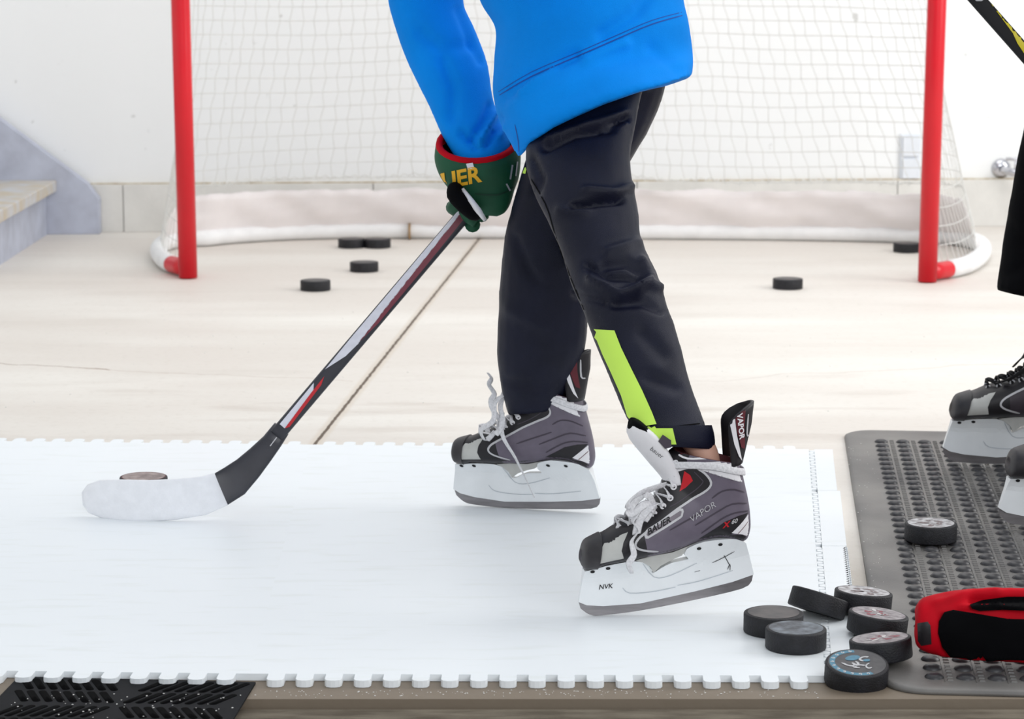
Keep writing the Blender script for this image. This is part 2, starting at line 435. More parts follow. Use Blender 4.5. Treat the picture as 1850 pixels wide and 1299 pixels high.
# ------------------------------------------------------------------ shooting sheet: interlocking panels
ZS = .009
def tabs(b, p, q, nrm, pitch=.0348, tw=.0205, dep=.029, s0=None, shift=0.0, lo=None, hi=None):
    """rounded tabs standing out from the edge p-q in the direction nrm"""
    d = q - p; L = d.length; d = d.normalized(); n = int((L - .006) / pitch)
    if s0 is None: s0 = (L - n * pitch) * .5
    for i in range(n + (1 if shift else 0)):
        s = s0 + i * pitch + (pitch - tw) / 2 + shift; r = .0075
        if s < (lo if lo is not None else 0) or s + tw > (hi if hi is not None else L): continue
        pts = [p + d * s - nrm * .0001, p + d * s + nrm * (dep - r), p + d * (s + r * .3) + nrm * (dep - r * .3), p + d * (s + r) + nrm * dep,
               p + d * (s + tw - r) + nrm * dep, p + d * (s + tw - r * .3) + nrm * (dep - r * .3), p + d * (s + tw) + nrm * (dep - r), p + d * (s + tw) - nrm * .0001]
        slab(b, pts)
def slab(b, pts, z0=.0004, z1=ZS):
    c = sum(pts, V3()) / len(pts); ins = [p + (c - p).normalized() * .0012 for p in pts]
    b.loft([[V3((p.x, p.y, z0)) for p in pts], [V3((p.x, p.y, z1 - .0004)) for p in pts], [V3((p.x, p.y, z1)) for p in pts]], M_sheet, smooth=False)
BL, BR = G(-420, 792, ZS), G(1504, 812, ZS)
FL, FR = G(-300, 1208, ZS), G(1551, 1221, ZS)
SB, SF = G(560, 803, ZS), G(452, 1217, ZS)
def lerp(a, b_, t): return a + (b_ - a) * t
def perp(a, b_): d = (b_ - a).normalized(); return V3((d.y, -d.x, 0))
BR1, FR1 = lerp(SB, BR, .955), lerp(SF, FR, .945)
b = MB(); slab(b, [FL, SF, SB, BL]); tabs(b, FL, SF, perp(FL, SF)); tabs(b, BL, SB, -perp(BL, SB)); o = b.build('shooting_tile')
tag(o, 'white plastic shooting panel at the left with the hockey stick blade on it', 'flooring panel', 'white interlocking shooting panels')
b = MB(); slab(b, [SF, FR1, BR1, SB]); tabs(b, SF, FR1, perp(SF, FR1)); tabs(b, SB, BR1, -perp(SB, BR1)); tabs(b, FR1, BR1, perp(FR1, BR1), .03, .0148, .009, 0.0); o = b.build('shooting_tile')
tag(o, 'large white plastic shooting panel under the skater in grey skates', 'flooring panel', 'white interlocking shooting panels')
L_ = (BR1 - FR1).length; nR = perp(FR1, BR1)
f1 = (G(1530, 985, ZS) - FR1).length / L_; f2 = (G(1520, 890, ZS) - FR1).length / L_
f1 = round(f1 * L_ / .03) * .03 / L_; f2 = round(f2 * L_ / .03) * .03 / L_
cuts = [0.0, f1, f2, 1.0]
names = ['narrow white edging strip beside the puck pile, nearest of three', 'narrow white edging strip beside the rubber mat, middle of three', 'narrow white edging strip at the back corner of the white panels']
for k in range(3):
    a0, a1 = cuts[k] + (.0006 if k else 0), cuts[k + 1] - .0006
    sh = nR * (.0045 * (k == 1) + .002 * (k == 0))
    b = MB(); slab(b, [lerp(FR1, BR1, a0) + nR * .0093, lerp(FR, BR, a0) + sh, lerp(FR, BR, a1) + sh, lerp(FR1, BR1, a1) + nR * .0093])
    tabs(b, FR1 + nR * .0094, BR1 + nR * .0094, -nR, .03, .0148, .0091, 0.0, .015, a0 * L_, a1 * L_)
    if k == 0: tabs(b, lerp(FR, BR, a0) + sh, lerp(FR, BR, a1) + sh, nR, .0125, .0075, .0035)
    o = b.build('edging_strip'); tag(o, names[k], 'edging strip', 'white edging strips')

# ------------------------------------------------------------------ rubber mat with studs
ZM = .007
mA, mB_, mC = G(1524, 775, ZM), G(1597, 1243, ZM), G(1850, 1246, ZM)
lx = (mA - mB_); Lm = lx.length; ey = lx.normalized(); ex = V3((ey.y, -ey.x, 0)); Wm = .95
def MP(u, v, z): p = mB_ + ex * u + ey * v; return V3((p.x, p.y, z))
b = MB()
def rrect(w0, h0, w1, h1, r, z, n=6):
    pts = []
    for cx, cy, a0 in ((w1 - r, h0 + r, -90), (w1 - r, h1 - r, 0), (w0 + r, h1 - r, 90), (w0 + r, h0 + r, 180)):
        for k in range(n + 1):
            a = math.radians(a0 + 90 * k / n); pts.append(MP(cx + r * math.cos(a), cy + r * math.sin(a), z))
    return pts
b.loft([rrect(0, 0, Wm, Lm, .05, .0005), rrect(.001, .001, Wm - .001, Lm - .001, .05, .0045), rrect(.006, .006, Wm - .006, Lm - .006, .048, ZM), rrect(.02, .02, Wm - .02, Lm - .02, .04, ZM)], M_mat)
cu, cv = .0375, .0395
nu = int((Wm - .11) / cu); nv = int((Lm - .11) / cv)
for i in range(nu):
    for j in range(nv):
        u = .062 + i * cu; v = .052 + j * cv
        n = 12; rings = []
        for r, z in ((.0118, -.0008), (.0112, .0016), (.0085, .0040), (.0045, .0052)):
            rings.append([MP(u + r * math.cos(2 * math.pi * k / n), v + r * math.sin(2 * math.pi * k / n), ZM + z) for k in range(n)])
        b.loft(rings, M_dome, (False, True))
        # small ribs in the gap between stud columns
        if i < nu - 1:
            for dv in (-.012, .0, .012):
                b.prism([MP(u + cu / 2 - .004, v + dv - .0025, ZM - .0005), MP(u + cu / 2 + .004, v + dv - .0025, ZM - .0005), MP(u + cu / 2 + .004, v + dv + .0025, ZM - .0005), MP(u + cu / 2 - .004, v + dv + .0025, ZM - .0005)],
                        [MP(u + cu / 2 - .003, v + dv - .0018, ZM + .0016), MP(u + cu / 2 + .003, v + dv - .0018, ZM + .0016), MP(u + cu / 2 + .003, v + dv + .0018, ZM + .0016), MP(u + cu / 2 - .003, v + dv + .0018, ZM + .0016)], M_mat)
            b.prism([MP(u + cu / 2 - .0075, v - cv / 2, ZM - .0005), MP(u + cu / 2 - .006, v - cv / 2, ZM - .0005), MP(u + cu / 2 - .006, v + cv / 2, ZM - .0005), MP(u + cu / 2 - .0075, v + cv / 2, ZM - .0005)],
                    [MP(u + cu / 2 - .0072, v - cv / 2, ZM + .0009), MP(u + cu / 2 - .0063, v - cv / 2, ZM + .0009), MP(u + cu / 2 - .0063, v + cv / 2, ZM + .0009), MP(u + cu / 2 - .0072, v + cv / 2, ZM + .0009)], M_mat)
o = b.build('rubber_mat'); tag(o, 'grey studded rubber mat with rounded corner right of the white panels', 'mat')

# ------------------------------------------------------------------ black slotted mat (front left, partly under the sheet)
gq = [G(-62, 1325), G(405, 1330), G(462, 1236), G(34, 1226)]
gq = [gq[0] + V3((0, 0, 0)), gq[1], gq[2], gq[3]]
def quad(u, v, z):
    p = lerp(lerp(gq[0], gq[1], u), lerp(gq[3], gq[2], u), v); return V3((p.x, p.y, z))
b = MB(); zt = .0
# sits in the recess at the slab edge: its top is flush just under the tabs
b.prism([quad(0, 0, .0003), quad(1, 0, .0003), quad(1, 1, .0003), quad(0, 1, .0003)], [quad(0, 0, .0028), quad(1, 0, .0028), quad(1, 1, .0028), quad(0, 1, .0028)], M_blackpl)
ZB = .0031
def slot(u0, v0, u1, v1, w_=.011):  # raised near-black capsule painting the dark of a hole
    a = quad(u0, v0, ZB); c_ = quad(u1, v1, ZB); d = (c_ - a).normalized(); nn = V3((-d.y, d.x, 0)) * w_ / 2; pts = []
    for cen, s in ((c_, 1), (a, -1)):
        for k in range(7):
            t_ = -math.pi / 2 + math.pi * k / 6; pts.append(cen + (d * math.cos(t_) + nn.normalized() * math.sin(t_)) * s * w_ / 2)
    b.add([p - V3((0, 0, .0004)) for p in pts] + pts, [list(range(14, 28))] + [[i, (i + 1) % 14, 14 + (i + 1) % 14, 14 + i] for i in range(14)], M_slot)
cells = 2
for cx in range(2):
    for cyy in range(2):
        for k in range(9):
            for h in range(2):
                t0 = (k + .5) / 9
                mlen = .5 - abs(t0 - .5)
                off = (.06 if h else -.06)
                u0 = cx * .5 + .03 + t0 * .44
                flip = (cx + cyy) % 2
                # diagonal painted slots radiating from the tile centre, in herringbone halves
                a0 = (.06, .48) if not h else (.52, .94)
                s0, s1 = a0
                ua, ub = cx * .5 + .5 * (t0 * .9 + .05 + (s0 - .5) * .32), cx * .5 + .5 * (t0 * .9 + .05 + (s1 - .5) * .32)
                va, vb = cyy * .5 + .5 * s0, cyy * .5 + .5 * s1
                if flip: ua, ub = cx - ua + (cx * 0) + .5 - 0 if False else (cx * .5 + (cx + 1) * .5) - ua, (cx * .5 + (cx + 1) * .5) - ub
                if min(ua, ub) < cx * .5 + .015 or max(ua, ub) > cx * .5 + .485: continue
                slot(ua + (ub - ua) * .06, va + (vb - va) * .1, ub - (ub - ua) * .06, vb - (vb - va) * .1, .0092)
o = b.build('slotted_mat', bevel=0); tag(o, 'black slotted plastic mat poking out under the white panel, bottom left corner', 'mat')
o.location.z += 0

# ------------------------------------------------------------------ hockey goal
goal = thing('hockey_goal', G(1000, 500), 'hockey goal with red posts, white net and padded base against the back wall', 'goal')
LPb, RPb = G(340, 503), G(1675, 510)
pr = .0245
for p, tilt in ((LPb, -.010), (RPb, .012)):
    b = MB(); n = 16
    b.tube([p + V3((0, 0, .003)), p + V3((tilt * .5, 0, .6)), p + V3((tilt, 0, 1.2)), p + V3((tilt + (.03 if p is LPb else -.03), 0, 1.235))], pr, M_red, 28); b.build('post', goal)
b = MB(); b.tube([LPb + V3((.0, 0, 1.235)), RPb + V3((.0, 0, 1.235))], pr, M_red, 24); b.build('crossbar', goal)
# base pipe path (ground contact points in the photograph)
bp = [(326, 498), (303, 490), (289, 476), (288, 462), (303, 452), (335, 446), (372, 445), (420, 440), (520, 434), (640, 431), (740, 431), (900, 431), (1100, 432), (1380, 434), (1560, 437), (1650, 440), (1710, 442), (1752, 448), (1774, 459), (1772, 477), (1745, 495), (1700, 505)]
base = [G(x, y) + V3((0, 0, .024)) for x, y in bp]
base = [V3(p) for p in smooth2([tuple(p) for p in base], 3)]
b = MB(); b.tube(base[2:-1], .0235, M_pipe, 18)
for k in (740, 1380):
    p = G(k, 432.5) + V3((0, 0, .024)); b.tube([p - V3((.003, 0, 0)), p + V3((.003, 0, 0))], .0242, mat('rust_band', (168, 134, 92), .8, var=.3, scale=60), 18)
b.build('base_frame', goal)
for p, q in ((LPb, base[2]), (RPb, base[-2])):
    b = MB(); z = V3((0, 0, .026)); b.tube([p + z, lerp(p + z, q, .5), q, q + (q - p - z).normalized() * .012], .0225, M_red, 18); b.build('elbow', goal)
# net surface
import bisect
cum = [0]
for a, c in zip(base, base[1:]): cum.append(cum[-1] + (c - a).length)
def basept(s):
    s = max(0, min(cum[-1], s)); i = min(len(base) - 2, max(0, bisect.bisect(cum, s) - 1))
    return lerp(base[i], base[i + 1], (s - cum[i]) / (cum[i + 1] - cum[i]))
Ltot = cum[-1]
def toppt(f):
    a = LPb + V3((0, .02, 1.22)); c = RPb + V3((0, .02, 1.22)); dpt = .50
    pts = [a, a + V3((.01, dpt * .7, 0)), a + V3((.16, dpt, 0)), c + V3((-.16, dpt, 0)), c + V3((-.01, dpt * .7, 0)), c]
    L = [0]
    for u, v in zip(pts, pts[1:]): L.append(L[-1] + (v - u).length)
    s = f * L[-1]; i = min(len(pts) - 2, max(0, bisect.bisect(L, s) - 1)); return lerp(pts[i], pts[i + 1], (s - L[i]) / (L[i + 1] - L[i]))
def netpt(s, h):
    f = s / Ltot; B_ = basept(s); B_ = V3((B_.x, B_.y, 0)); T = toppt(f)
    # the side cloth is laced straight to the posts
    k = min(f, 1 - f); post = LPb if f < .5 else RPb
    v = h / 1.22; p = lerp(B_, T, v ** .9); e_ = max(0, 1 - k / .16); p.x += (T.x - p.x) * e_ * min(1, v * 3)
    sag = math.sin(math.pi * v) * .03 * math.sin(math.pi * f); p = p + V3((0, sag, 0))
    nz = V3((noise.noise(V3((s * 3, h * 3, 1))), noise.noise(V3((s * 3, h * 3, 7))) * 1.5, noise.noise(V3((s * 2.5, h * 2.5, 13)))))
    return p + nz * .014 * (1 - .3 * v)
def skh(s):
    f = s / Ltot; k = min(f, 1 - f)
    if k < .10: return .035
    if k < .17: return .035 + (.11) * (k - .10) / .07
    return .152 + .010 * noise.noise(V3((s * 9, 0, 3))) + .004 * noise.noise(V3((s * 40, 0, 3)))
b = MB(); cell = .0415; ns_ = int(Ltot / cell)
hs = [1.225 - k * cell for k in range(30)]
rN = .00125
def thin(mb, pts, r, m):
    if len(pts) < 2: return
    mb.tube(pts, r, m, 4, cap=False)
for i in range(ns_ + 1):
    s = Ltot * i / ns_; lo = skh(s) - .012; pts = []
    zz = [h for h in hs if h > lo] + [lo]
    for k, h in enumerate(zz):
        pts.append(netpt(s + (.0042 if (i + k) % 2 else -.0042), h))
    thin(b, pts, rN, M_cord)
for k, h in enumerate(hs):
    if h < .04: break
    run = []
    for i in range(ns_ + 1):
        s = Ltot * i / ns_
        if h > skh(s) - .012: run.append(netpt(s + (.0042 if (i + k) % 2 else -.0042), h))
        else:
            thin(b, run, rN, M_cord); run = []
    thin(b, run, rN, M_cord)
b.build('net', goal)
b = MB(); rings = []
NS = 260
for i in range(NS + 1):
    s = Ltot * (.03 + .94 * i / NS); h = skh(s); q = []
    for k in range(7):
        z = .02 + (h - .02) * k / 6; p = netpt(s, z); inward = V3((0, -.006, 0))
        wv = .016 * noise.noise(V3((s * 5 + z * 18, z * 9, 5))) + .012 * noise.noise(V3((s * 17 + z * 30, z * 6, 9)))
        bb = basept(s); p = V3((lerp(bb, p, min(1, k / 2)).x, lerp(bb, p, min(1, k / 2)).y, z)) + V3((0, wv - .004, 0)); q.append(p)
    rings.append(q)
b.loft(rings, M_cord2, (False, False), closed=False)
o = b.build('skirt', goal); md = o.modifiers.new('t', 'SOLIDIFY'); md.thickness = .0015
b = MB(); thin(b, [netpt(Ltot * (.1 + .8 * i / 200), skh(Ltot * (.1 + .8 * i / 200)) - .002 + .003 * (-1) ** i) + V3((0, -.006, 0)) for i in range(201)], .0016, M_cord); b.build('lacing', goal)

# ------------------------------------------------------------------ pucks
def puck_mesh():
    b = MB(); r, h = .0381, .0254
    b.lathe([(0, 0), (r - .002, 0), (r - .0005, .0007), (r, .002), (r, h - .002), (r - .0005, h - .0007), (r - .002, h), (0, h)], M_rub, 56)
    me = b.build('puck', org=(0, 0, 0)); d = me.data; D.objects.remove(me); ORG.clear() if False else None; return d
PME = puck_mesh()
def face_mesh(kind):
    b = MB(); z = .0257
    def disc(cx, cy, r, m, r2=0, a0=0, a1=360, zz=z, sy=1.0, rot=0):
        n = 28; out = []; ca, sa = math.cos(rot), math.sin(rot)
        for k in range(n + 1):
            a = math.radians(a0 + (a1 - a0) * k / n)
            for rr in (r, r2):
                x, y = rr * math.cos(a), rr * math.sin(a) * sy; out.append((cx + x * ca - y * sa, cy + x * sa + y * ca, zz))
        b.add(out, [[2 * k, 2 * k + 2, 2 * k + 3, 2 * k + 1] for k in range(n)], m, False)
    if kind == 'plain':
        disc(0, 0, .033, mat('puck_top_plain', (86, 80, 78), .5, col2=(60, 57, 58), scale=40))
    elif kind == 'dusty':
        disc(0, 0, .034, mat('puck_top_dusty', (120, 128, 136), .6, col2=(66, 68, 74), scale=60))
    elif kind == 'brown':
        disc(0, 0, .034, mat('puck_top_brown', (168, 152, 148), .6, col2=(120, 106, 104), scale=60))
        disc(0, 0, .0355, M_maroon, .034)
    elif kind == 'white':
        disc(0, 0, .034, mat('puck_print_white', (200, 200, 202), .5, col2=(118, 112, 114), scale=110))
        random.seed(3)
        for q in range(7): disc(random.uniform(-.014, .014), random.uniform(-.014, .014), random.uniform(.003, .008), mat('puck_print_grey', (128, 112, 112), .6), random.uniform(0, .002), 0, 300, z + .0002, .6, random.random() * 3)
    elif kind == 'pink':
        disc(0, 0, .034, mat('puck_print_grey2', (164, 158, 160), .5, col2=(106, 98, 102), scale=120))
        random.seed(5)
        for q in range(5): disc(random.uniform(-.016, .016), random.uniform(-.014, .014), random.uniform(.004, .010), mat('puck_print_red', (142, 74, 84), .6), random.uniform(.001, .003), random.random() * 90, 300, z + .0002, .55, random.random() * 3)
        for q in range(6): disc(random.uniform(-.014, .014), random.uniform(-.014, .014), random.uniform(.003, .007), mat('puck_print_pale', (206, 200, 200), .6), 0, 0, 360, z + .0004, .4, random.random() * 3)
    elif kind == 'logo':
        dk = mat('puck_logo_ground', (72, 70, 72), .5, col2=(56, 54, 58), scale=80); tl = mat('puck_logo_teal', (76, 132, 156), .55, var=.2, scale=200); wh = mat('puck_logo_white', (196, 196, 198), .55, var=.15, scale=200)
        disc(0, 0, .0345, dk); disc(0, 0, .033, tl, .0265, 90, 300, z + .0002)
        for k in range(11):
            a = math.radians(100 + k * 19); disc(.0297 * math.cos(a), .0297 * math.sin(a), .0024, wh, .0008, 0, 290, z + .0004, .8, a)
        disc(-.004, .012, .010, tl, 0, 0, 360, z + .0004, .6, .5); disc(-.010, -.004, .010, wh, .005, 20, 250, z + .0005, .55, 2.6)
        disc(.010, .010, .008, wh, .0045, 0, 300, z + .0005, .7, .7); disc(.012, .006, .0045, tl, 0, 0, 360, z + .0006, .7, .3)
        disc(.002, -.010, .009, wh, .004, 10, 260, z + .0005, .5, .2); disc(.014, -.008, .008, wh, .005, 30, 240, z + .0005, .6, 1.2); disc(-.002, -.002, .006, wh, .002, 60, 330, z + .0006, .7, 1.9)
    o = b.build('t', org=(0, 0, 0)); d = o.data; d.name = 'printed_face'; D.objects.remove(o); return d
FM = {k: face_mesh(k) for k in ('plain', 'dusty', 'brown', 'white', 'pink', 'logo')}
def puck(px, py, z, face, label, group, rot=(0, 0, 0), loc=None):
    o = D.objects.new('hockey_puck', PME); C.objects.link(o)
    o.location = loc if loc is not None else G(px, py, z); o.rotation_euler = rot; ORG[o] = o.location.copy()
    tag(o, label, 'puck', group)
    f = D.objects.new('printed_face', FM[face]); C.objects.link(f); f.parent = o
    return o
R = math.radians
gB, gP = 'pucks lying around the goal', 'pucks piled at the corner of the rubber mat'
puck(635, 447, 0, 'plain', 'black puck by the net, left one of the touching pair', gB, (0, 0, .4))
puck(682, 447, 0, 'plain', 'black puck by the net, right one of the touching pair', gB)
puck(658, 490, 0, 'plain', 'black puck alone on the concrete just in front of the touching pair', gB, (0, 0, 2))
puck(570, 524, 0, 'plain', 'black puck on the concrete nearest the left red post', gB, (0, 0, 1))
puck(1423, 521, 0, 'plain', 'black puck alone on the concrete left of the right red post', gB, (0, 0, 1.5))
puck(1638, 455, 0, 'plain', 'black puck inside the goal partly hidden by the right post', gB, (0, 0, .5))
o = puck(260, 889, ZS, 'brown', 'puck on the white panel behind the taped stick blade', None); 
puck(1681, 975, ZM + .005, 'white', 'pale-topped puck alone on the studded mat', None, (0, 0, .6))
puck(1397, 1141, ZS, 'plain', 'plain brown-topped puck at the left of the pile', gP, (0, 0, .4))
puck(1437.5, 1170, ZS, 'dusty', 'dusty blue-grey puck in the pile on the white panel, in front of the plain one', gP, (0, 0, 2.4))
puck(1557, 1102, ZM + .0045, 'white', 'pale-printed puck at the back of the pile, on the mat edge', gP, (R(3), R(5), 1.1))
puck(1583, 1143, ZM + .0045, 'pink', 'puck with faded red print in the middle of the pile', gP, (R(3), R(6), .7))
puck(1593, 1189, ZM + .0045, 'pink', 'puck with faded reddish print touching the red glove cuff', gP, (R(3), R(6), 3.0))
puck(1546, 1232, .0025, 'logo', 'puck with a teal and white emblem, nearest of the pile', gP, (R(11.5), R(1), .0))
ct = P(1478, 1089.5, 3.462); rm = Matrix.Rotation(R(18), 4, 'Y') @ Matrix.Rotation(R(-14), 4, 'X')
o = puck(0, 0, 0, 'dusty', 'tilted puck leaning on the plain puck, seen edge on', gP, loc=ct - (rm @ V3((0, 0, .0127))))
o.rotation_euler = rm.to_euler()

# ------------------------------------------------------------------ ice skates
E1 = V3((945, -160, 0)).normalized()
def LZ(u, v, k=4131.0):
    """side-view tracing of the near skate (enlarged frame) -> boot's own length a (toe 0, heel +) and height z"""
    dx, dv = u - 70, v - 1190
    return ((dx * E1.x + dv * E1.y) / k, (dx * -E1.y * -1 * -1 + 0) / k if False else ((-dx * 160 / 958.45 * 1 - dv * 945 / 958.45) / k))
ST = [((70, 885), (64, 948), .012), ((88, 842), (88, 985), .025), ((138, 814), (140, 985), .0315), ((192, 794), (200, 960), .035),
      ((262, 748), (280, 945), .037), ((335, 712), (380, 925), .0375), ((400, 668), (480, 903), .037), ((455, 612), (580, 878), .036),
      ((487, 555), (690, 835), .033), ((496, 512), (820, 805), .031), ((502, 474), (950, 828), .029), ((504, 446), (984, 770), .029),
      ((504, 420), (980, 680), .029), ((504, 395), (965, 600), .030), ((510, 372), (946, 530), .032), ((524, 346), (926, 462), .034), ((545, 330), (897, 388), .035)]
def boot_rings(st, n=48, grow=0.0):
    rings = []
    flat = [(a[0], a[1], b_[0], b_[1], w_) for a, b_, w_ in st]
    for q in smooth2(flat, 5):
        A = LZ(q[0], q[1]); B = LZ(q[2], q[3]); w_ = q[4] + grow; ring = []
        for k in range(n):
            t = 2 * math.pi * k / n; c_, s_ = math.cos(t), math.sin(t); f = (1 - c_) / 2
            g = 1 + grow / max(.02, math.hypot(A[0] - B[0], A[1] - B[1]))
            f = .5 + (f - .5) * g
            y = w_ * math.copysign(abs(s_) ** .72, s_) * (.93 + .07 * (1 - c_) / 2)
            ring.append(V3((A[0] + (B[0] - A[0]) * f, y, A[1] + (B[1] - A[1]) * f)))
        rings.append(ring)
    return rings
def make_skate(person, xf, pal, text=True, red=True, lace=M_lace, ends='down', scale=1.0):
    S = Matrix.Scale(scale, 4); xf = xf @ S; gs_ = 0
    b = MB(); b.loft(boot_rings(ST), pal['q'], (True, False)); kb = b.mi(M_bk)
    for q in range(len(b.F)):
        if len(b.F[q]) == 4 and (q // 48 < 27 or q % 48 < 7 or q % 48 > 40): b.M[q] = kb
    # lining: inner wall going down into the cuff
    rr = boot_rings(ST)
    top = rr[-1]; cen = sum(top, V3()) / len(top)
    inner = [[cen + (p - cen) * .9 for p in top], [cen + (p - cen) * .82 + V3((.006, 0, -.03)) for p in top]]
    b.loft([top] + inner, M_maroon, (False, True))
    tree = b.bvh()
    def proj_side(sg, off):
        def f(u, v):
            a, z = LZ(u, v); h = tree.ray_cast(V3((a, sg * .2, z)), V3((0, -sg, 0)))
            if h[0] is None:
                n_ = tree.find_nearest(V3((a, sg * .01, z)))
                return n_[0] + n_[1] * off if n_[0] is not None and n_[3] < .004 else None
            return h[0] + V3((0, sg * off, 0)) + h[1] * off * .6
        return f
    for sg in (-1, 1):
        p1, p2, p3, p4 = proj_side(sg, .0007), proj_side(sg, .0012), proj_side(sg, .0017), proj_side(sg, .0022)
        ml = 26
        b.patch([(100, 998), (120, 950), (280, 910), (265, 850), (292, 800), (335, 848), (370, 868), (450, 880), (530, 865), (620, 840), (720, 800), (840, 778), (930, 780), (968, 800), (955, 826), (900, 806), (830, 806), (720, 820), (640, 854), (560, 887), (450, 908), (340, 932), (200, 964)], p1, M_bk, 11)
        b.patch([(190, 800), (300, 758), (272, 815), (264, 860), (282, 908), (118, 948), (142, 880)], p2, pal['toe_panel'], 11)
        b.patch([(196, 798), (232, 756), (300, 730), (395, 682), (470, 610), (496, 550), (502, 500), (510, 440), (502, 390), (528, 345), (562, 345), (600, 402), (655, 410), (715, 450), (738, 492), (715, 530), (640, 580), (500, 680), (400, 755), (345, 800), (335, 845), (300, 810), (298, 764), (240, 784), (200, 800)], p1, M_bk, 11)
        b.stroke([(655, 412), (700, 440), (735, 488), (716, 530), (640, 580), (560, 632), (470, 700), (395, 755), (350, 795), (338, 832), (375, 856), (470, 872)], 12, p3, pal['line'], 14)
        b.stroke([(640, 432), (680, 470), (690, 490), (650, 535), (575, 590), (520, 622)], 5, p3, M_groove, 14)
        if red and sg < 0: b.patch([(590, 432), (622, 452), (638, 482), (602, 522), (572, 542), (583, 490)], p3, M_bred, 14)
        for gr in ([(790, 452), (860, 468), (930, 492)], [(745, 575), (800, 535), (870, 528), (940, 552)], [(660, 722), (760, 660), (860, 606), (962, 612)], [(520, 745), (620, 690), (740, 625)], [(700, 770), (800, 690), (880, 655), (970, 652)]):
            b.stroke(gr, 9, p2, M_groove, 14)
        b.patch([(690, 806), (770, 745), (820, 705), (900, 672), (962, 660), (872, 776), (790, 790)], p2, M_bk, 11)
        b.patch([(866, 768), (962, 670), (982, 690), (984, 740), (972, 795), (930, 778)], p3, M_bwhite, 14)
        b.stroke([(905, 772), (972, 700)], 6, p4, M_maroon, 14)
        # cuff: white lace wraps and piping
        b.patch([(540, 392), (620, 392), (700, 374), (820, 366), (880, 382), (928, 440), (938, 498), (900, 462), (820, 428), (720, 406), (640, 410), (600, 420), (525, 452), (512, 440)], p3, pal['wrap'], 14)
        b.stroke([(548, 338), (600, 360), (700, 352), (810, 350), (880, 388)], 11, p4, pal['wrap'], 14)
        b.stroke([(560, 334), (640, 328), (740, 334), (850, 358)], 14, p3, M_maroon, 14)
        b.stroke([(192, 796), (232, 752), (300, 727)], 10, p3, M_bred if red else M_groove, 14)
    if text:
        p2, p3, p4 = proj_side(-1, .0018), proj_side(-1, .0024), proj_side(-1, .003)
        b.patch([(383, 775), (388, 752), (400, 738), (575, 628), (590, 630), (594, 645), (588, 672), (575, 684), (405, 790), (390, 790)], p2, M_silver, 12)
        b.patch([(394, 770), (399, 752), (574, 641), (583, 645), (578, 667), (404, 777)], p3, mat('plate_grey', (122, 114, 122), .5), 12)
        ang = math.atan2(110, 180); ex_ = (math.cos(ang), -math.sin(ang)); ey_ = (-.1, -1.0)
        b.text('BAUER', (402, 772), ex_, ey_, 47, p4, M_ink, .03, 10)
        ang = math.atan2(105, 160); b.text('VAPOR', (638, 706), (math.cos(ang), -math.sin(ang)), (-.35, -.94), 50, p3, M_silver, -.012, 10)
        b.text('X', (815, 738), (.97, -.25), (.2, -1), 46, p4, M_bred, .04, 10); b.text('60', (860, 716), (.97, -.22), (.2, -1), 36, p4, M_silver, .02, 10)
    boot = b.build('ice_skate', person, xf=xf)
    def sub(name, mb, **k): return mb.build(name, boot, org=ORG[boot], xf=xf, **k)
    # toe cap
    b = MB(); tc = [q for q in ST[:4]]; tc = [(tc[0][0], tc[0][1], tc[0][2]), tc[1], tc[2], ((168, 800), (150, 985), .034)]
    b.loft(boot_rings(tc, grow=.0016), pal['toe']); sub('toe_cap', b)
    # holder
    top = [(88, 998), (140, 985), (200, 966), (290, 946), (350, 938), (400, 945), (440, 968), (462, 1008), (500, 985), (560, 950), (650, 928), (628, 905), (630, 872), (650, 852), (720, 820), (830, 806), (900, 806), (958, 832)]
    low = [(985, 900), (1018, 1012), (900, 1055), (700, 1108), (400, 1178), (200, 1194), (110, 1190), (66, 1173), (75, 1090)]
    outl = [LZ(*p) for p in smooth2(top, 2)] + [LZ(*p) for p in low]
    zb = 0.0
    def hy(a, z): return .0055 + .017 * max(0, min(1, (z - .030) / .035)) ** 1.3
    b = MB(); bm = bmesh.new(); vs = [bm.verts.new((a, z, 0)) for a, z in outl]; bm.faces.new(vs); bmesh.ops.triangulate(bm, faces=bm.faces[:])
    for it in range(4):
        es = [e_ for e_ in bm.edges if e_.calc_length() > .010]
        if not es: break
        bmesh.ops.subdivide_edges(bm, edges=es, cuts=1); bmesh.ops.triangulate(bm, faces=[f for f in bm.faces if len(f.verts) > 3])
    bm.verts.index_update(); n = len(bm.verts)
    VV = [V3((v.co.x, -hy(v.co.x, v.co.y), v.co.y)) for v in bm.verts] + [V3((v.co.x, hy(v.co.x, v.co.y), v.co.y)) for v in bm.verts]
    FF = [[v.index for v in f.verts] for f in bm.faces]; FF += [[i + n for i in f[::-1]] for f in FF]
    for e_ in bm.edges:
        if len(e_.link_faces) == 1:
            i, j = e_.verts[0].index, e_.verts[1].index; FF.append([i, j, j + n, i + n])
    bm.free(); b.add(VV, FF, M_white, False)
    ht = b.bvh()
    def ph(off):
        def f(u, v):
            a, z = LZ(u, v); h = ht.ray_cast(V3((a, -.2, z)), V3((0, 1, 0))); return None if h[0] is None else h[0] - V3((0, off, 0))
        return f
    for u, v in ((130, 1000), (213, 980), (700, 862), (815, 838)):
        b.patch([(u + 13 * math.cos(t * .63), v + 9 * math.sin(t * .63)) for t in range(10)], ph(.0008), M_ink, 30)
    if text:
        b.text('NVK', (170, 1102), (.98, -.12), (.12, -1), 38, ph(.0008), M_ink, .01, 10)
        for q in ([(785, 948), (840, 920), (900, 882)], [(845, 905), (862, 930), (880, 960)], [(870, 985), (882, 955), (884, 990)], [(690, 1000), (720, 992)]): b.stroke(q, 4, ph(.0008), M_ink, 14)
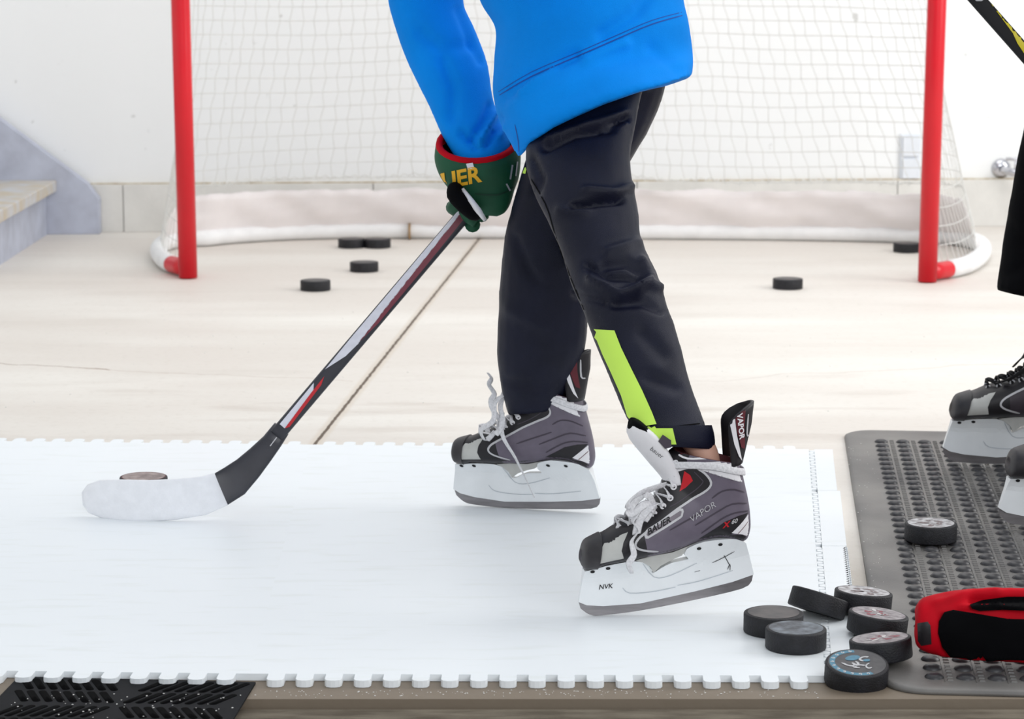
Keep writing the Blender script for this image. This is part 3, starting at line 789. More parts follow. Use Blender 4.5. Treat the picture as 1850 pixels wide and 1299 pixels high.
    for q in ([(300, 1090), (340, 1120), (460, 1112), (590, 1085)], [(600, 1075), (720, 1050), (900, 990)], [(400, 950), (470, 1030), (560, 1020), (700, 950)]):
        b.stroke(q, 5, ph(.0006), mat('holder_crease', (196, 202, 208), .5), 20)
    sub('blade_holder', b)
    b = MB(); up_ = [(66, 1170), (110, 1187), (200, 1190), (400, 1174), (700, 1104), (900, 1050), (1018, 1008)]; dn_ = [(1012, 1050), (960, 1095), (700, 1160), (400, 1222), (200, 1248), (130, 1245), (80, 1212)]
    pl = [LZ(*p) for p in smooth2(up_, 3)] + [LZ(*p) for p in smooth2(dn_, 3)]
    b.prism([V3((a, -.0016, z)) for a, z in pl], [V3((a, .0016, z)) for a, z in pl], M_steel); sub('steel_blade', b)
    # grey filler standing in for the sole's shaded underside between the pedestals
    b = MB(); m1 = [(360, 934), (450, 908), (560, 888), (640, 854), (700, 826), (640, 870), (610, 905), (560, 928), (500, 962), (462, 1000), (440, 966), (400, 944)]
    pl = [LZ(*p) for p in m1]; b.prism([V3((a, -.012, z)) for a, z in pl], [V3((a, .012, z)) for a, z in pl], M_sgrey); sub('sole_shade_plate', b)
    # tendon guard: curved shell round the heel, rising above the cuff
    b = MB(); rings = []
    c0 = LZ(880 - gs_ * .5, 400); c1 = LZ(890 - gs_ * 1.5, 75)
    for kk in range(17):
        h = kk / 16; ring = []; wid = 1 if h < .7 else math.sqrt(max(.02, 1 - ((h - .7) / .305) ** 2 * .98)); aw = .55 + .45 * min(1, h / .65)
        ca, cz = c0[0] + (c1[0] - c0[0]) * h, c0[1] + (c1[1] - c0[1]) * h
        for ph_ in [-82, -60, -40, -20, 0, 20, 40, 60, 82]:
            t = R(ph_) * wid; ring.append(V3((ca + (-.022 + .042 * math.cos(t)) * aw, .029 * math.sin(t), cz)))
        for ph_ in [82, 60, 40, 20, 0, -20, -40, -60, -82]:
            t = R(ph_) * wid; ring.append(V3((ca + (-.022 + .0375 * math.cos(t)) * aw, .0245 * math.sin(t), cz)))
        rings.append(ring)
    b.loft(rings, M_bk); tg = b.bvh()
    def pg(off):
        def f(u, v):
            a, z = LZ(u - gs_ * (.5 + max(0, (400 - v) / 325)), v); h = tg.ray_cast(V3((a, -.2, z)), V3((0, 1, 0)))
            return None if h[0] is None else h[0] - V3((-.3, 1, 0)) * off
        return f
    b.patch([(818, 110), (838, 100), (862, 230), (890, 330), (905, 375), (880, 345), (850, 280), (822, 180)], pg(.0016), M_bwhite, 14)
    b.patch([(840, 92), (880, 75), (905, 90), (905, 200), (918, 310), (893, 300), (862, 210)], pg(.0016), M_maroon, 14)
    if text: b.text('VAPOR', (855, 115), (.16, .98), (.98, -.16), 44, pg(.0026), M_bwhite, .03, 8)
    b.stroke([(925, 120), (925, 230), (945, 240)], 9, pg(.0015), M_silver, 14)
    sub('tendon_guard', b)
    # tongue: padded white flap with black felt at the tip
    b = MB(); pth = [(560, 520), (520, 450), (472, 385), (424, 325), (374, 272), (330, 236), (300, 222)]; thk = [.010, .012, .014, .015, .0145, .012, .007]; wds = [.022, .024, .027, .029, .029, .025, .017]
    if pal.get('tongue_up'): pth = [(560, 520), (550, 470), (545, 430), (540, 400), (538, 370), (536, 350), (535, 340)] if ends == 'far' else [(560, 520), (550, 450), (540, 385), (530, 320), (520, 265), (500, 222), (490, 205)]
    S3 = smooth2([(p[0], p[1], t, w_) for p, t, w_ in zip(pth, thk, wds)], 3); rings = []
    for i, q in enumerate(S3):
        a, z = LZ(q[0], q[1]); qa = S3[max(0, i - 1)]; qb = S3[min(len(S3) - 1, i + 1)]
        A, B = LZ(qa[0], qa[1]), LZ(qb[0], qb[1]); t = V3((B[0] - A[0], 0, B[1] - A[1])).normalized(); nn = V3((t.z, 0, -t.x))
        ring = []
        for k in range(16):
            an = 2 * math.pi * k / 16; y = math.cos(an) * q[3]; cur = (y / .03) ** 2 * .010
            ring.append(V3((a, y, z)) + nn * (math.sin(an) * q[2] + cur))
        rings.append(ring)
    b.loft(rings, pal['tongue']); tt = b.bvh()
    def pt(off):
        def f(u, v):
            a, z = LZ(u, v); h = tt.ray_cast(V3((a, -.2, z)), V3((0, 1, 0))); return None if h[0] is None else h[0] - V3((0, off, 0))
        return f
    if text:
        b.text('bauer', (398, 318), (.76, .55), (.5, -.8), 38, pt(.001), M_ink, -.01, 8)
    sub('tongue', b)
    b = MB(); pf = pth[-4:]; rings = []
    for i, (u, v) in enumerate(smooth2([(p[0] + 16 - (8 if k == 3 else 0), p[1] - 26) for k, p in enumerate(pf)], 3)):
        a, z = LZ(u, v); w_ = [.026, .026, .026, .027, .027, .027, .026, .022, .016, .010][min(9, i)]
        rings.append([V3((a + .006 * math.sin(2 * math.pi * k / 14) * .8, w_ * math.cos(2 * math.pi * k / 14), z + .006 * math.sin(2 * math.pi * k / 14) + (math.cos(2 * math.pi * k / 14)) ** 2 * .004)) for k in range(14)])
    b.loft(rings, M_blackcloth); sub('felt_lining', b)
    if text:
        b = MB(); q = [(462, 232), (508, 262), (512, 300), (478, 308), (440, 268)]
        pl = [LZ(*p) for p in q]; b.prism([V3((a, -.0295, z)) for a, z in pl], [V3((a, -.0285, z)) for a, z in pl], M_groove); sub('tag', b)
    # eyelets and laces
    eyes = [(252, 748), (312, 728), (385, 690), (432, 664), (478, 622), (515, 578), (534, 520), (541, 463), (538, 392)]
    lb = MB(); pos = {}
    for sg in (-1, 1):
        f = proj_side(sg, .0015)
        for i, (u, v) in enumerate(eyes):
            c_ = f(u + 6, v)
            if c_ is None: c_ = V3((LZ(u, v)[0], sg * .02, LZ(u, v)[1]))
            pos[(sg, i)] = c_; ringp = []
            nrm = V3((0, sg, 0)); uu = V3((1, 0, 0)); vv = V3((0, 0, 1))
            ringp = [c_ + (uu * math.cos(t) + vv * math.sin(t)) * .0032 + nrm * .0008 for t in [2 * math.pi * k / 14 for k in range(14)]]
            b = MB(); b.tube(ringp, .0013, pal['eye'], 6, closed=True); sub('eyelet', b)
    n = len(eyes)
    for i in range(n):
        L0, R0 = pos[(-1, i)], pos[(1, i)]
        ux, vz = LZ(eyes[i][0] - 26, eyes[i][1] - 20); midp = V3((ux - .002, 0, vz + .003))
        j = min(n - 1, i + 1)
        for (pa, sgn) in ((L0, -1), (R0, 1)):
            q = pos[(-sgn, j)]
            m_ = (pa + q) / 2; ux2, vz2 = LZ((eyes[i][0] + eyes[j][0]) / 2 - 30, (eyes[i][1] + eyes[j][1]) / 2 - 22)
            pts = [pa + V3((0, sgn * .0022, 0)), V3((lerp(pa, V3((ux2, 0, vz2)), .5).x, pa.y * .85, lerp(pa, V3((ux2, 0, vz2)), .5).z + .002)), V3((ux2, 0, vz2)),
                   V3((lerp(q, V3((ux2, 0, vz2)), .5).x, q.y * .85, lerp(q, V3((ux2, 0, vz2)), .5).z + .002)), q + V3((0, -sgn * .0010, 0))]
            if i == j: continue
            lb.ribbon(smooth2([tuple(p) for p in pts], 4), .0062, .0018, lace, wvec=(.6, 0, -.8))
    def pl3(L): return smooth2([(LZ(u, v)[0], y, LZ(u, v)[1]) for u, v, y in L], 5)
    if ends == 'down':
        lb.ribbon(pl3([(430, 640, -.030), (350, 640, -.042), (310, 690, -.044), (345, 740, -.044), (310, 800, -.044), (325, 870, -.045), (300, 920, -.045), (318, 972, -.045)]), .0085, .0016, lace, wvec=(1, 0, .2), twist=.12)
        lb.ribbon(pl3([(440, 650, -.028), (380, 600, -.040), (300, 650, -.044), (285, 610, -.042), (350, 550, -.036), (430, 520, -.030), (495, 505, -.024)]), .0105, .0016, lace, wvec=(.3, .3, 1), twist=.03)
        lb.ribbon(pl3([(440, 640, -.026), (400, 560, -.038), (360, 560, -.042), (310, 600, -.042), (300, 660, -.042), (370, 690, -.040), (420, 650, -.032)]), .0090, .0016, lace, wvec=(.9, .2, .2), twist=.03)
        lb.ribbon(pl3([(470, 610, -.024), (400, 620, -.040), (350, 690, -.042), (335, 760, -.042), (350, 700, -.036)]), .0110, .0018, lace, wvec=(1, .1, .1))
    elif ends == 'far':
        lb.ribbon(pl3([(430, 640, -.030), (380, 560, -.038), (365, 500, -.038), (385, 450, -.036), (350, 400, -.034), (362, 360, -.03), (335, 330, -.028)]), .0085, .0016, lace, wvec=(1, 0, .2), twist=.05)
        lb.ribbon(pl3([(470, 430, -.026), (390, 500, -.038), (380, 620, -.040), (300, 700, -.042), (330, 760, -.042), (390, 690, -.04)]), .0095, .0016, lace, wvec=(1, 0, .2), twist=.04)
        lb.ribbon(pl3([(430, 560, -.034), (440, 700, -.044), (520, 830, -.044), (590, 960, -.045), (640, 1060, -.046)]), .0085, .0016, lace, wvec=(1, 0, .2), twist=.07)
        lb.ribbon(pl3([(440, 420, -.02), (420, 520, -.034), (440, 620, -.04), (400, 700, -.042), (300, 720, -.036)]), .0095, .0016, lace, wvec=(1, 0, .2), twist=.04)
    else:
        lb.ribbon(pl3([(330, 700, -.02), (380, 655, -.032), (470, 560, -.038), (560, 470, -.036), (640, 420, -.03)]), .0075, .0025, lace, wvec=(1, 0, .2))
        lb.ribbon(pl3([(372, 590, -.03), (420, 510, -.036), (526, 390, -.036), (640, 300, -.03)]), .0125, .0025, lace, wvec=(1, 0, 1))
    if pal.get('wrapband', True):
        # lace wound round the cuff
        pts = []
        for k in range(25):
            t = 2 * math.pi * k / 24; fa = (1 - math.cos(t)) / 2
            u = 515 + (925 - 515) * fa; v = 405 + (445 - 405) * fa - 30 * math.sin(math.pi * fa); a, z = LZ(u, v); pts.append(V3((a + (.003 if fa > .9 else -.003 if fa < .1 else 0), .0355 * math.copysign(abs(math.sin(t)) ** .75, math.sin(t)), z)))
        lb.ribbon(pts, .0095, .002, lace, wvec=(0, 0, 1))
    sub('lace', lb)
    return boot
PAL1 = dict(q=M_quarter, toe=M_toe, toe_panel=M_sgrey, line=M_silver, wrap=M_bwhite, tongue=M_bwhite, eye=M_bwhite)
PAL2 = dict(q=mat('boot_dark_purple', (58, 50, 58), .5, var=.2, scale=60), toe=M_toe, toe_panel=M_sgrey, line=M_silver, wrap=M_groove, tongue=M_sgrey, eye=M_silver, tongue_up=True, wrapband=False)
PAL3 = dict(PAL1); PAL3['tongue_up'] = True
def skate_matrix(contact_px, contact_uv, z0, yaw, pitch, sc_=1.0, lean=0.0):
    """stand the tracing's contact point on the surface z0; yaw > 0 swings the heel away from the viewer"""
    w0 = G(contact_px[0], contact_px[1], z0); a, z = LZ(*contact_uv)
    M = Matrix.Rotation(yaw, 4, 'Z') @ Matrix.Rotation(-pitch, 4, 'Y') @ Matrix(((1, 0, -lean, 0), (0, 1, 0, 0), (0, 0, 1, 0), (0, 0, 0, 1)))
    T = Matrix.Translation(w0 - M @ (V3((a, 0, z)) * sc_)) @ M
    lo = min((T @ (V3((p[0], 0, p[1])) * sc_)).z for p in [LZ(*q) for q in smooth2([(1012, 1050), (960, 1095), (700, 1160), (400, 1222), (200, 1248), (130, 1245), (80, 1212)], 3)])
    return Matrix.Translation((0, 0, z0 + .0004 - lo)) @ T

# ------------------------------------------------------------------ skater in blue
per = thing('person', G(1060, 1000, ZS), 'skater in blue hoodie and black pants leaning forward with a stick, facing left', 'person')
s1 = make_skate(per, skate_matrix((1078, 1112), (170, 1248), ZS + .0003, R(7), R(7.4)), PAL1, True, True, ends='down')
s2 = make_skate(per, skate_matrix((974, 921), (620, 1180), ZS, R(-15), R(-.5), lean=.2), PAL3, False, False, ends='far')
s1['label'] = 'grey and black skate with heel lifted, nearest the camera'; s2['label'] = 'grey and black skate flat on the white panel, farther from the camera'

# body under the clothes: one skinned surface
def skin_body(chains, name, parent, m):
    vs = []; es = []; rad = []
    idx = {}
    for ch in chains:
        prev = None
        for p, r in ch:
            key = tuple(round(c_, 4) for c_ in p)
            if key not in idx: idx[key] = len(vs); vs.append(V3(p)); rad.append(r)
            if prev is not None: es.append((prev, idx[key]))
            prev = idx[key]
    me = D.meshes.new(name); org = ORG[parent]; me.from_pydata([v - org for v in vs], es, [])
    o = D.objects.new(name, me); C.objects.link(o); o.parent = parent
    sk = o.modifiers.new('skin', 'SKIN'); sub_ = o.modifiers.new('sub', 'SUBSURF'); sub_.levels = 2; sub_.render_levels = 2
    for i, r in enumerate(rad): me.skin_vertices[0].data[i].radius = (r * .62, r * .62)
    me.skin_vertices[0].data[0].use_root = True
    dg = bpy.context.evaluated_depsgraph_get(); dg.update(); e = o.evaluated_get(dg)
    m2 = D.meshes.new_from_object(e); o.modifiers.clear(); o.data = m2; m2.materials.clear(); m2.materials.append(m)
    for p in m2.polygons: p.use_smooth = True
    ORG[o] = org; return o
dN, dF = 3.58, 4.10
def ank(M, u, v): a, z = LZ(u, v); return M @ V3((a, 0, z))
M1 = skate_matrix((1078, 1112), (170, 1248), ZS, R(7), R(7.4)); M2 = skate_matrix((974, 921), (620, 1180), ZS, R(-15), R(-.5), lean=.2)
a1t, a1b, a1f = ank(M1, 715, 330), ank(M1, 770, 560), ank(M1, 350, 850)
a2t, a2b, a2f = ank(M2, 690, 330), ank(M2, 770, 560), ank(M2, 350, 850)
pel = P(1085, 60, 3.84)
Dn = (a1t - CAM).dot(FW); Df = (a2t - CAM).dot(FW)
dn = lambda y: 3.80 + (Dn - 3.80) * (y - 150) / 628; df = lambda y: 3.91 + (Df - 3.91) * (y - 150) / 580
body_ch = [[(pel, .085), (P(1065, 150, dn(150)), .044), (P(1056, 330, dn(330)), .036), (P(1118, 520, dn(520)), .047), (P(1166, 650, dn(650)), .030), (P(1200, 735, dn(760)), .028), (a1t, .036), (a1b, .025), (a1f, .024)],
           [(pel, .085), (P(1085, 150, 3.94), .07), (P(1030, 330, df(330)), .055), (P(982, 520, df(520)), .045), (P(970, 680, df(680)), .034), (P(975, 735, df(730)), .028), (a2t, .026), (a2b, .025), (a2f, .024)],
           [(pel, .085), (P(1050, -60, 3.86), .10), (P(985, -230, 3.88), .12), (P(930, -400, 3.88), .12), (P(885, -500, 3.88), .07), (P(865, -560, 3.88), .07), (P(850, -630, 3.88), .165), (P(843, -675, 3.88), .175), (P(842, -730, 3.88), .14)],
           [(P(930, -400, 3.88), .12), (P(900, -400, 4.0), .05), (P(775, -60, 4.04), .035), (P(812, 110, 4.03), .030), (P(868, 262, 4.0), .022), (P(868, 330, 4.0), .022)],
           [(P(930, -400, 3.88), .12), (P(950, -400, 3.75), .05), (P(985, -150, 3.68), .04), (P(880, -100, 3.66), .03), (P(850, -96, 3.66), .03)]]
skin_body(body_ch, 'body', per, M_skin)

# sweatpants
def cloth(mb, lines, m, voxel=.005, smooth=3, amp=1.0, rough=.002, rs=12):
    vs, ns, fs = fuse(mb, voxel, smooth); vs = folds(vs, ns, lines, amp, rough, rs)
    o = MB(); o.add(vs, fs, m); return o
b = MB()
limb(b, [(985, 95, 1190, 60, dn(77.5), .5), (965, 180, 1165, 150, dn(165.0), .56), (948, 290, 1140, 285, dn(287.5), .72), (964, 350, 1148, 350, dn(350.0), .78), (990, 400, 1156, 395, dn(397.5), .80), (1010, 450, 1160, 440, dn(445.0), .84),
         (1030, 510, 1184, 487, dn(498.5), .84), (1052, 560, 1202, 540, dn(550.0), .84), (1070, 610, 1218, 585, dn(597.5), .8), (1092, 665, 1236, 640, dn(652.5), .76), (1112, 712, 1250, 700, dn(706.0), .74), (1135, 760, 1268, 750, dn(755.0), .72), (1142, 778, 1280, 778, dn(778.0), .74)], M_navy)
limb(b, [(985, 95, 1205, 60, df(77.5), .5), (985, 180, 1206, 140, df(160.0), .62), (960, 260, 1180, 220, df(240.0), .68), (940, 320, 1142, 290, df(305.0), .7), (918, 400, 1095, 380, df(390.0), .72), (905, 480, 1075, 470, df(475.0), .74), (899, 560, 1066, 555, df(557.5), .74), (897, 630, 1058, 625, df(627.5), .74), (901, 690, 1040, 680, df(685.0), .76), (911, 730, 1022, 722, df(726.0), .8), (918, 750, 1012, 740, df(745.0), .8)], M_navy)
limb(b, [(990, 60, 1205, 20, 3.86, .5), (975, 110, 1205, 80, 3.86, .55), (975, 190, 1185, 160, 3.86, .5)], M_navy)
fl = [([(985, 265), (1040, 240), (1100, 232), (1132, 212)], 7, -.010), ([(990, 250), (1060, 226), (1128, 205)], 7, .006), ([(1090, 232), (1130, 222)], 5, .006),
      ([(1035, 372), (1085, 364), (1120, 362)], 6, -.010), ([(1060, 345), (1110, 350), (1145, 335)], 8, .007), ([(1010, 380), (1060, 385)], 8, .004),
      ([(960, 285), (975, 320), (968, 345)], 8, -.006), ([(1090, 480), (1130, 475), (1165, 490)], 8, -.008), ([(1100, 455), (1150, 440)], 10, .006), ([(1070, 505), (1120, 535), (1170, 515), (1190, 520)], 9, .009),
      ([(1060, 480), (1100, 500), (1150, 500)], 7, -.008), ([(1110, 550), (1160, 545), (1195, 560)], 8, -.006), ([(1160, 470), (1175, 500), (1150, 530)], 7, .006), ([(1040, 530), (1090, 545)], 8, -.005),
      ([(930, 430), (950, 480), (970, 510)], 9, -.004), ([(920, 560), (980, 590)], 14, .003), ([(1160, 600), (1200, 640)], 14, -.004), ([(1170, 680), (1220, 700)], 12, -.004), ([(915, 690), (980, 700)], 10, -.003)]
pb = cloth(b, fl, M_navy, .005, 3, amp=1.5)
ptree = pb.bvh(); pj = cam_proj(ptree, .0016)
# seams and the small green brand mark at the pocket
for q in ([(945, 300), (985, 368), (1003, 425), (1030, 500), (1055, 560)],): pb.stroke(q, 2.2, cam_proj(ptree, .0006), M_blackcloth, 10)
pb.patch([(944, 289), (949, 289), (948, 298), (951, 306), (949, 314), (944, 313), (941, 307), (945, 300)], pj, M_neon, 8)
pb.stroke([(1140, 770), (1200, 772), (1272, 764)], 2.5, cam_proj(ptree, .001), M_blackcloth, 10)
pants = pb.build('sweatpants', per)
b = MB(); b.patch([(1060, 594), (1110, 597), (1122, 628), (1140, 665), (1160, 705), (1178, 745), (1186, 766), (1150, 772), (1133, 752), (1122, 715), (1103, 672), (1088, 640), (1078, 615)], cam_proj(ptree, .002), M_neon, 12)
b.build('neon_panel', pants, org=ORG[pants], label='bright yellow-green panel down the shin')
# rolled cuff of the near leg
b = MB(); st_ = [(1134, 770, 1286, 768, Dn, .62), (1140, 782, 1290, 782, Dn, .64), (1148, 796, 1292, 800, Dn, .64), (1150, 803, 1290, 812, Dn, .6)]
S_ = smooth2(st_, 3); outr = [ring_px((q[0], q[1]), (q[2], q[3]), q[4], q[5], 28) for q in S_]
inr = [[lerp(sum(r_, V3()) / 28, p, .93) for p in r_] for r_ in outr[::-1]]
b.loft(outr + inr, M_navy, (False, False)); ct_ = b.bvh()
b.patch([(1150, 772), (1168, 772), (1184, 764), (1213, 764), (1222, 803), (1190, 803), (1160, 796)], cam_proj(ct_, .0014), M_neon, 8)
b.build('rolled_cuff', pants, org=ORG[pants])

# blue hoodie: torso and far sleeve
b = MB()
limb(b, [(850, -520, 935, -545, 3.88, .8), (825, -470, 1010, -490, 3.88, 1.2), (815, -410, 1080, -420, 3.88, .85), (850, -330, 1130, -330, 3.86, .62), (840, -200, 1190, -210, 3.86, .66), (850, -80, 1225, -90, 3.84, .7), (866, 0, 1238, 0, 3.83, .72), (895, 50, 1245, 40, 3.82, .74), (892, 110, 1249, 90, 3.82, .76), (891, 170, 1250, 112, 3.80, .82), (903, 220, 1249, 128, 3.79, .86), (925, 262, 1249, 134, 3.78, .88), (938, 289, 1248, 137, 3.78, .88)], M_blue, sub=5, n=40)
limb(b, [(850, -400, 1000, -470, 3.96, .8), (815, -330, 960, -330, 3.99, .8), (760, -240, 930, -220, 4.0, .8), (705, -130, 880, -110, 4.03, .78), (699, -20, 838, -10, 4.04, .78), (713, 50, 858, 50, 4.04, .78), (742, 125, 884, 118, 4.03, .76), (772, 185, 892, 180, 4.02, .74), (795, 235, 908, 222, 4.01, .72), (812, 266, 921, 246, 4.0, .66), (822, 284, 921, 262, 3.995, .66), (830, 304, 916, 292, 3.995, .66)], M_blue)
limb(b, [(880, -450, 1010, -480, 3.77, .8), (885, -370, 1045, -370, 3.73, .8), (915, -250, 1060, -245, 3.70, .8), (935, -170, 1065, -120, 3.68, .8)], M_blue)
limb(b, [(1050, -190, 1040, -75, 3.68, .8), (985, -170, 975, -60, 3.67, .8), (905, -145, 900, -62, 3.66, .8)], M_blue)
fl = [([(905, 180), (960, 135), (1040, 100)], 10, -.006), ([(940, 165), (1000, 120)], 8, .005), ([(1090, 60), (1150, 20), (1180, -20)], 14, -.006), ([(1060, 110), (1130, 80)], 10, .004),
      ([(800, 110), (820, 160), (815, 210)], 12, -.005), ([(885, 190), (870, 225), (850, 250)], 6, -.006), ([(905, 215), (890, 240), (880, 262)], 5, -.006), ([(895, 205), (880, 235), (865, 262)], 4, .005), ([(835, 240), (860, 265)], 7, -.005), ([(912, 230), (902, 248)], 4, .004), ([(760, 60), (800, 90), (850, 80)], 12, -.004), ([(1180, 90), (1225, 130)], 12, -.003), ([(830, 20), (850, 70), (870, 110)], 9, -.004)]
sb = cloth(b, fl, M_blue, .005, 3, amp=1.7, rough=.003, rs=8)
for q, v in enumerate(sb.V):      # the hem arches up over the thigh
    x, y = pix(v)
    if 930 < x < 1252:
        t = (x - 938) / 310; yl = 289 - t * 152; f = max(0, min(1, (y - yl + 90) / 90)); f = f * f * (3 - 2 * f)
        T_ = [(-.1, 0), (0, 4), (.07, 20), (.2, 28), (.35, 27), (.5, 25), (.7, 16), (.85, 6), (1.0, 0), (1.2, 0)]
        am = next(a1 + (b1 - a1) * (t - a0) / (b0 - a0) for (a0, a1), (b0, b1) in zip(T_, T_[1:]) if a0 <= t <= b0)
        sb.V[q] = v + V3((0, 0, am / 1270 * f))
stree = sb.bvh()
# scooped hem: trim the cloth below the hem line
sb.stroke([(902, 172), (960, 138), (1040, 103), (1120, 68), (1180, 43), (1240, 26)], 2.2, cam_proj(stree, .0008), M_blued, 10)
sb.stroke([(900, 166), (960, 130), (1040, 96), (1120, 61), (1180, 36), (1240, 20)], 1.4, cam_proj(stree, .0008), M_blued, 10)
sb.stroke([(930, 225), (936, 255), (938, 285)], 1.6, cam_proj(stree, .0008), M_blued, 10)
shirt = sb.build('hoodie', per)

def head_extras(par, c, mt, hair):
    """hair, nose, ears and eyes on a head centred at c, facing left"""
    h = MB(); rings = []
    for i in range(9):
        f = i / 8 * 1.75; rr = .098 * math.sin(f) + .001; zz = .108 * math.cos(f)
        rings.append([c + V3((.014 + rr * math.cos(t), rr * .9 * math.sin(t), zz + .02 + (.05 * max(0, -math.cos(t)) * (i / 8)))) for t in [2 * math.pi * k / 20 for k in range(20)]])
    h.loft(rings, hair); h.build('hair', par)
    e = MB(); e.tube([c + V3((-.078, 0, .012)), c + V3((-.098, 0, -.018)), c + V3((-.082, 0, -.024))], [.006, .011, .007], mt, 10); e.build('nose', par)
    for sg in (-1, 1):
        e = MB(); e.lathe([(0, -.006), (.016, -.004), (.018, .002), (.01, .006), (0, .004)], mt, 14, c + V3((.008, sg * .076, -.01)), 'Y'); e.build('ear', par)
        e = MB(); e.lathe([(0, -.008), (.008, -.004), (.009, 0), (.008, .004), (0, .008)], M_bwhite, 12, c + V3((-.076, sg * .03, .012)), 'X'); e.build('eye', par)
    e = MB(); e.tube([c + V3((-.074, -.022, -.05)), c + V3((-.084, 0, -.052)), c + V3((-.074, .022, -.05))], [.003, .006, .003], M_maroon, 8); e.build('mouth', par)
M_hair = mat('brown_hair', (70, 48, 32), .7, var=.4, scale=120, stretch=(1, 1, .2))
head_extras(per, P(843, -670, 3.88), M_skin, M_hair)
# ------------------------------------------------------------------ glove (green) and the stick it holds
gd = 4.0
def rp(L, R_, d, ratio, n=28): return ring_px(L, R_, d, ratio, n)
b = MB()
# flared cuff, open at the wrist, narrowing over the back of the hand to the knuckles
outer = smooth2([(787, 262, 938, 256, gd, .66), (785, 288, 941, 284, gd, .62), (793, 315, 938, 318, gd, .56), (808, 338, 930, 342, gd, .48), (828, 360, 922, 368, gd, .44), (850, 378, 912, 384, gd, .36), (862, 388, 898, 391, gd, .22)], 4)
rings = [rp((q[0], q[1]), (q[2], q[3]), q[4], q[5]) for q in outer]
def dip(r_, k):
    c_ = sum(r_, V3()) / len(r_); h = max(abs(p.y - c_.y) for p in r_)
    return [p + V3((0, 0, .030 * k * (p.y - c_.y) / h)) for p in r_]
rings = [dip(r_, max(0, 1 - i / 9)) for i, r_ in enumerate(rings)]
b.loft(rings, M_green, (False, True))
cc_ = lambda r_: sum(r_, V3()) / len(r_)
lin = [[lerp(cc_(r_), p, .90) for p in r_] for r_ in rings[:9]]
b.loft([rings[0], lin[0], lin[1], lin[2]], M_gred, (False, False)); b.loft(lin[2:], M_blackcloth, (False, True))
b.tube([lerp(cc_(rings[0]), p, .92) + V3((0, 0, .001)) for p in rings[0]], .0052, M_gred, 10, closed=True)
gt = b.bvh(); gp = cam_proj(gt, .0012); gp2 = cam_proj(gt, .002)
b.patch([(842, 296), (854, 294), (857, 304), (845, 306)], gp2, M_bwhite, 8)
b.text('BAUER', (750, 352), (.978, -.20), (-.1, -1), 40, gp2, M_yel, .03, 8)
b.stroke([(797, 314), (806, 334)], 7, gp, M_yel, 8)
b.stroke([(926, 298), (922, 324)], 5, gp, M_silver, 8); b.stroke([(935, 292), (932, 318)], 4, gp, M_silver, 8); b.stroke([(915, 332), (922, 345)], 5, gp, M_silver, 8)
b.stroke([(858, 350), (900, 352), (928, 338)], 3, gp, mat('glove_green_dark', (6, 58, 38), .7), 8)
glove = b.build('hockey_glove', per, label='green glove with gold lettering and red lining')
# fingers of the glove closing round the shaft, and the thumb
sa, sbv = P(930, 280, 4.035), P(405, 893, 4.05)
axis = (sa - sbv).normalized()
def shaft_at(px): t = (px - 405) / (930 - 405); return lerp(sbv, sa, t)
for k, (px, rr_, mt) in enumerate(((836, .0115, M_green), (852, .0120, M_green), (868, .0118, M_green), (882, .0105, M_green))):
    c0 = shaft_at(px) ; side = axis.cross(V3((0, 1, 0))).normalized(); dep = V3((0, 1, 0))
    pts = []
    for t in (0.15, .55, 1.0, 1.5, 2.0, 2.5, 3.0, 3.5 + .1 * (k % 2)):
        q = c0 + (side * math.cos(t) * -1 * 1.0 * -.021 + dep * math.sin(t) * -.021 * -1); pts.append(q)
    pts = [shaft_at(px) + V3((.022, -.012, -.006 + .002 * k))] + pts[1:]
    b = MB(); b.tube([V3(p) for p in smooth2([tuple(p) for p in pts], 3)], rr_, mt, 12); b.build('glove_finger', glove, org=ORG[glove])
b = MB(); th_ = [P(824, 338, 3.985), P(822, 352, 3.972), P(836, 368, 3.968), P(850, 380, 3.972), P(866, 391, 3.985)]
b.tube([V3(p) for p in smooth2([tuple(p) for p in th_], 3)], [.010] + [.0125] * 10 + [.010, .006], M_blackcloth, 14); tb = b.bvh()
b.tube([P(836, 342, 3.972), P(850, 362, 3.962), P(864, 380, 3.96), P(876, 397, 3.972)], [.003, .0048, .0048, .003], M_bwhite, 10); b.build('glove_thumb', glove, org=ORG[glove], label='black thumb with a white stripe')

stick = thing('hockey_stick', sbv, 'black, maroon and white hockey stick held by the green glove', 'hockey stick')
def shaft(mb, A, Bq, wface, wdep, m, faces=None, n=1):
    d = (Bq - A).normalized(); view = (A - CAM).normalized(); u = d.cross(view).normalized(); v = u.cross(d).normalized()
    rings = []
    for t in [i / n for i in range(n + 1)]:
        c_ = lerp(A, Bq, t); r_ = []
        for k in range(24):
            a = 2 * math.pi * k / 24; cc, ss = math.cos(a), math.sin(a); e_ = .45
            r_.append(c_ + u * wface / 2 * math.copysign(abs(cc) ** e_, cc) + v * wdep / 2 * math.copysign(abs(ss) ** e_, ss))
        rings.append(r_)
    return mb.loft(rings, m)
b = MB(); A_ = P(500, 786, 4.05)
shaft(b, sa, A_, .0235, .018, M_stickbk, n=40); tr = b.bvh(); q = cam_proj(tr, .0008); q2 = cam_proj(tr, .0014)
def along(t, off):   # 2D point: t along the shaft from glove (0) to heel (1), off px sideways (+ = right/below)
    ax, ay = 845, 377; bx, by = 507, 778; dx, dy = bx - ax, by - ay; L = math.hypot(dx, dy); return (ax + dx * t - dy / L * -off * -1 * -1, ay + dy * t + dx / L * -off * 1)
b.patch([along(-.05, -11), along(-.05, -5), along(.30, 0), along(.60, 6), along(.66, 3), along(.74, -10), along(.60, -11), along(.30, -11)], q, M_stickwh, 7)
